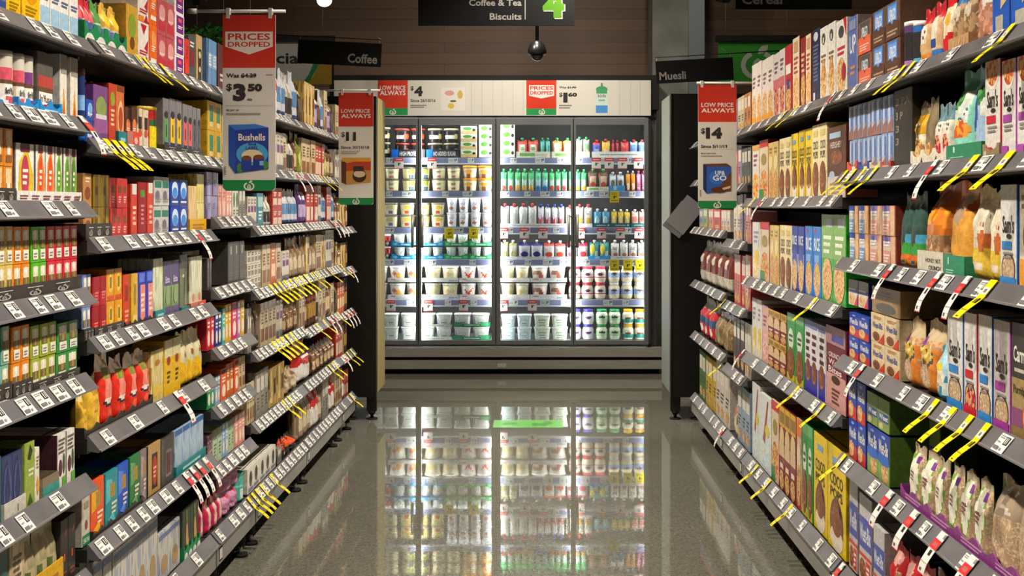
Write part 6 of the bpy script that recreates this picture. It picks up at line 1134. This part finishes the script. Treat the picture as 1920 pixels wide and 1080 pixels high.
def blade(label, name, x0, x1, y0, y1, Y, texts, tilt=0, wire=None, thick=.008):
    a, b, z1, z0 = PX(x0, Y), PX(x1, Y), PZ(y0, Y), PZ(y1, Y); w, h = b-a, z1-z0
    root = link(name, None, None, (a+w/2, Y, z0+h/2)); root.rotation_euler = (0, tilt, 0); tag(root, label, 'sign')
    m = MB(); m.box(-w/2, w/2, 0, thick, -h/2, h/2, 'mt:131416'); fr = lambda u, v, o: (-w/2+u*w, -o, -h/2+v*h)
    for i, d in enumerate(texts): m.decal(d, fr, i)
    link('board', m.mesh('board'), root)
    if wire:
        m = MB(); wa, wb, wz = wire
        m.tube((wa*w, .004, h/2+wz), (wb*w, .004, h/2+wz), .003, .003, 'mt:2a2a2a', 8)
        for u in (-.48, .47): m.tube((u*w, .004, h/2-.004), (u*w, .004, h/2+wz), .0018, .0018, 'c8c8c4', 6)
        u = .5 if abs(wb) < abs(wa) else -.5
        m.tube((u*w, .004, h/2+wz), (u*w-math.copysign(.06, u), .004, h/2+wz+.03), .002, .002, 'steel', 6); link('wire_arm', m.mesh('wire_arm'), root)
        e_ = wa*w if abs(wa) > abs(wb) else wb*w
        m = MB(); m.tube((e_, .004, h/2+wz+.004), (e_, .004, 1.985-(z0+h/2)), .008, .008, 'black', 10); link('post', m.mesh('post'), root)
    return root
blade('black category blade lettered Coffee above the left shelves', 'category_sign', 558, 715, 78, 122, 7.45, [T(.60, .12, .955, .52, 'Coffee', 'b0aca6')], .05, (-1.0, .5, .022))
blade('black category blade lettered Muesli above the right shelves', 'category_sign', 1230, 1375, 111, 153, 7.45, [T(.04, .14, .385, .50, 'Muesli', 'a8a49e')], -.055, (1.45, -.5, .022))
W4 = 'b4b2ac'
r_ = blade('large black aisle sign with green four, lettered Coffee, Tea and Biscuits', 'aisle_sign', 784, 1077, -75, 48, 8.0, [
    T(.325, .30, .662, .40, 'Coffee & Tea', W4), T(.458, .085, .662, .19, 'Biscuits', W4), R(.682, .09, .688, .9, 'b8b6b0'), T(.803, .10, .942, .52, '4', 'dcdad4'), T(.796, .115, .935, .53, '4', '5f9a2c'), T(.325, .55, .662, .66, 'Coffee & Tea', W4)][:5], 0, None, .02)
for u in (-.42, .42):
    m = MB(); m.tube((u*.97, .01, .2), (u*.97, .01, 4.7-(PZ(48, 8)+PZ(-75, 8))/2), .003, .003, 'steel', 6); link('hanging_wire', m.mesh('hanging_wire'), r_)
r_ = blade('black aisle sign lettered Cereal at upper right', 'aisle_sign', 1380, 1597, -80, 18, 8.0, [T(.05, .10, .40, .30, 'Cereal', W4)], 0, None, .02)
for u in (-.33, .33):
    m = MB(); m.tube((u, .01, .16), (u, .01, 4.7-(PZ(18, 8)+PZ(-80, 8))/2), .003, .003, 'steel', 6); link('hanging_wire', m.mesh('hanging_wire'), r_)
m = MB(); m.box(-.362, .362, -.0008, .021, -.1645, -.1625, 'a8a6a0'); link('edge_trim', m.mesh('edge_trim'), r_)

def poster(label, x0, x1, y0, y1, Y, hdr, base, arts):
    a, b, z1, z0 = PX(x0, Y), PX(x1, Y), PZ(y0, Y), PZ(y1, Y); w, h = b-a, z1-z0
    root = link('hanging_poster', None, None, (a, Y, z0)); tag(root, label, 'sign')
    m = MB(); m.box(0, w, 0, .012, 0, h, base); fr = lambda u, v, o: (u*w, -o, v*h)
    for i, d in enumerate(arts): m.decal(d, fr, i)
    link('board', m.mesh('board'), root)
    m = MB(); m.box(-.02, w+.02, -.02, .03, h, h+hdr, 'mt:141414'); link('top_rail', m.mesh('top_rail'), root)
    m = MB(); m.box(w, w+.015, 0, .015, -.12, h, 'mt:141414'); link('side_post', m.mesh('side_post'), root)
    for u in (.1, .9):
        m = MB(); m.tube((u*w, .006, h+hdr), (u*w, .006, 4.7-z0), .003, .003, 'steel', 6); link('hanging_wire', m.mesh('hanging_wire'), root)
arc = [(.80+.34*math.cos(t*math.pi/20), -.1+1.15*math.sin(t*math.pi/20)) for t in range(0, 21)]
poster('white hanging poster with green arc, partly hidden behind the Coffee blade', 452, 622, 78, 158, 9.3, .042, 'b4b2a8', [
    Pg([(.72, 0), (.80, .2), (.84, .4), (.87, .7), (.88, 1), (1, 1), (1, 0)], '9c7a14'), Pg([(.66, 0), (.74, .2), (.79, .45), (.81, .75), (.82, 1), (.90, 1), (.88, .7), (.84, .4), (.79, .2), (.74, 0)], '1a7a40'), T(.06, .40, .67, .75, 'Special', '1e1e1e')])
poster('green hanging poster with white round emblem behind the right shelves', 1347, 1490, 78, 152, 9.3, .045, '2f8a22', [W_(.30, .06, .74, .92, 'b0b8a8')])
# leafy green decor panel far left
Y = 9.6; a, b, z1, z0 = PX(352, Y), PX(424, Y), PZ(48, Y), PZ(100, Y)
root = link('leafy_planter', None, None, (a, Y, z0)); tag(root, 'hanging planter box of dark green leaves at upper left', 'plant')
m = MB(); m.box(0, b-a, .04, .16, -.02, (z1-z0)*.45, 'mt:161512'); link('planter_box', m.mesh('planter_box'), root)
m = MB(); LG = [principled('leaf_green', rgb('1f6a1c'), .4), principled('leaf_light', rgb('3a8a2c'), .4)]
for k in range(90):
    x, z = rnd.random()*(b-a), .02+rnd.random()*(z1-z0-.03); an = rnd.random()*6.3; L_ = .05+rnd.random()*.03; y = rnd.random()*.03
    dx, dz = math.cos(an)*L_, math.sin(an)*L_*.6; nx, nz = -math.sin(an)*L_*.22, math.cos(an)*L_*.22
    m.face([(x, y, z), (x+dx*.5+nx, y-.012, z+dz*.5+nz), (x+dx, y-.004, z+dz), (x+dx*.5-nx, y-.012, z+dz*.5-nz)], LG[k % 2])
f_ = link('foliage', m.mesh('foliage'), root)
for u in (.15, .85):
    m = MB(); m.tube((u*(b-a), .1, (z1-z0)*.4), (u*(b-a), .1, 4.7-z0), .003, .003, 'steel', 6); link('hanging_wire', m.mesh('hanging_wire'), root)

# ---------------------------------------------------------------- camera dome, lamps
Y = 9.0; x, z = PX(1007, Y), PZ(97, Y)
root = link('security_camera', None, None, (x, Y, z)); tag(root, 'black dome security camera on a ceiling pole above the fridge', 'camera')
m = MB(); m.tube((0, 0, .06), (0, 0, 4.7-z), .013, .013, 'black', 14); link('pole', m.mesh('pole'), root)
m = MB(); m.lathe([(.016, .016, .078), (.035, .035, .070), (.055, .055, .045), (.066, .066, .012), (.067, .067, -.01), (.060, .060, -.022)][::-1], principled('housing_black', rgb('1b1a1a'), .3), 28, 2); link('housing', m.mesh('housing'), root)
m = MB(); m.lathe([(.005, .005, -.066), (.022, .022, -.062), (.036, .036, -.050), (.043, .043, -.034), (.045, .045, -.0225)], principled('smoked_dome', rgb('3a3834'), .08, 0, .8), 24, 2); link('dome', m.mesh('dome'), root)
def track_lamp(label, px, py, Y, on, aim):
    root = link('ceiling_spotlight', None, None, (PX(px, Y), Y, PZ(py, Y))); tag(root, label, 'lamp')
    d = Vector(aim).normalized(); m = MB(); m.tube(-d*.14, d*.02, .048, .055, 'black', 20, False); m.tube(-d*.14, -d*.139, .048, .048, 'black', 20); link('lamp_body', m.mesh('lamp_body'), root)
    m = MB(); em = principled('lamp_disc', (1, 1, 1, 1), .4, 0, .5, (1, .93, .82, 1), 30) if on else M('mt:1a1a1a')
    m.tube(d*.005, d*.012, .050, .050, em, 20); link('lamp_lens', m.mesh('lamp_lens'), root)
    m = MB(); m.tube(-d*.07, (-d.x*.07, -d.y*.07, 4.7-PZ(py, Y)), .008, .008, 'black', 8); link('stem', m.mesh('stem'), root)
track_lamp('glowing white ceiling spotlight at the top left of the fridge wall', 608, -2, 9.2, True, (.15, -.75, -.65))
track_lamp('unlit black ceiling spotlight at upper left', 372, -2, 8.4, False, (.2, .5, -.8))
track_lamp('unlit black ceiling spotlight between column and Cereal sign', 1355, -4, 8.6, False, (-.1, .4, -.9))

# ---------------------------------------------------------------- end-of-row units at the far end of both shelving rows
def end_unit(label, s, Y0, xi, xo, pan, zt, dep):
    root = link('end_display_unit', None, None, (0, 0, 0)); tag(root, label, 'shelving')
    lo, hi = min(xi, xo), max(xi, xo)
    m = MB(); m.box(lo, hi, Y0, Y0+.03, .14, zt, 'black'); m.box(lo, lo+.006, Y0-.006, Y0, .14, zt, 'mt:0a0a0a'); link('back_panel', m.mesh('back_panel'), root)
    for x in (xi-s*0+s*.032, xi+s*.16):
        m = MB(); m.box(x-.03, x+.03, Y0+.032, Y0+.07, .05, zt-.01, 'black'); link('post', m.mesh('post'), root)
        m = MB(); m.tube((x, Y0+.05, 0), (x, Y0+.05, .008), .036, .034, 'mt:0f0f0f', 16); m.tube((x, Y0+.05, .008), (x, Y0+.05, .06), .010, .010, 'mt:1c1c1c', 10); m.tube((x, Y0+.05, .028), (x, Y0+.05, .05), .016, .026, 'mt:141414', 12); link('foot', m.mesh('foot'), root)
    m = MB(); m.box(min(xi, xi+s*.02), max(xi, xi+s*.02), Y0+.072, Y0+dep, .16, zt, pan); link('side_panel', m.mesh('side_panel'), root)
    m = MB(); m.box(min(xi+s*.025, xo), max(xi+s*.025, xo), Y0+.072, Y0+dep, .16, .20, 'shelfgrey'); link('base_shelf', m.mesh('base_shelf'), root)
end_unit('black-backed end display unit with pale wooden side, left row', -1, 7.80, -.958, -2.0, noisy('pale_oak_panel', rgb('a89a5c'), rgb('94854a'), 5, .5, 0, 0, (6, 6, .4)), 1.975, .46)
end_unit('black-backed end display unit with grey side, right row', 1, 7.80, .838, 1.85, principled('grey_side_panel', rgb('7c8580'), .5), 1.99, .56)

# grey card sheets hanging crooked at the end of the right row
Y = 7.785
root = link('hanging_card', None, None, (PX(1285, Y), Y, PZ(405, Y))); root.rotation_euler = (0, math.radians(38), 0); tag(root, 'crooked grey card hanging at the far end of the right shelving', 'card')
m = MB(); m.box(-.07, .06, 0, .002, -.10, .11, 'a2a2a4'); m.box(-.075, .055, .003, .005, -.13, .06, '8c8c90'); link('sheet', m.mesh('sheet'), root)

# green sticker on the floor
Y0, Y1 = 1.30*F/(802-CY), 1.30*F/(788-CY); ym = (Y0+Y1)/2
m = MB(); w, d = 130*ym/F, Y1-Y0; m.box(-w/2, w/2, -d/2, d/2, .0004, .0014, principled('vinyl_green', rgb('5fae4a'), .25))
fr = lambda u, v, o: (-w/2+u*w, -d/2+v*d, .0014+o)
for i, dd in enumerate([Ln(.14, .35, .40, .65, '3f7a34', 2), Ln(.55, .2, .85, .6, '3f7a34', 3), E(.78, .7, .05, .2, '3f7a34')]): m.decal(dd, fr, i)
o = link('floor_sticker', m.mesh('floor_sticker'), None, (PX(990, ym), ym, 0)); tag(o, 'long green sticker on the polished floor near the fridge', 'sticker')

# ---------------------------------------------------------------- labels: which one of its look-alikes on the same shelf
ORDN = ['', 'second', 'third', 'fourth', 'fifth', 'sixth', 'seventh', 'eighth', 'ninth', 'tenth']
from collections import defaultdict
G = defaultdict(list)
for it in ITEMS: G[(it[1], it[3], it[4])].append(it)
for (desc, shelf, row), L in G.items():
    L.sort(key=lambda t: t[5])
    for i, (o, d, cat, sh, rw, px) in enumerate(L):
        n = len(L)
        if n == 1: pos = ''
        elif i == 0: pos = 'leftmost'
        elif i == n-1: pos = 'rightmost'
        else: pos = ORDN[i]+' from left'
        lab = ', '.join(q for q in (desc, (row+' '+pos).strip(), shelf) if q)
        o['label'] = lab; o['category'] = cat
        if n > 1 or row: o['group'] = desc+'s on '+shelf if not desc.endswith('s') else desc+' on '+shelf
        if len(lab.replace(',', ' ').split()) > 16: print('LONG', lab)
print('items', len(ITEMS), 'objects', len(bpy.data.objects))
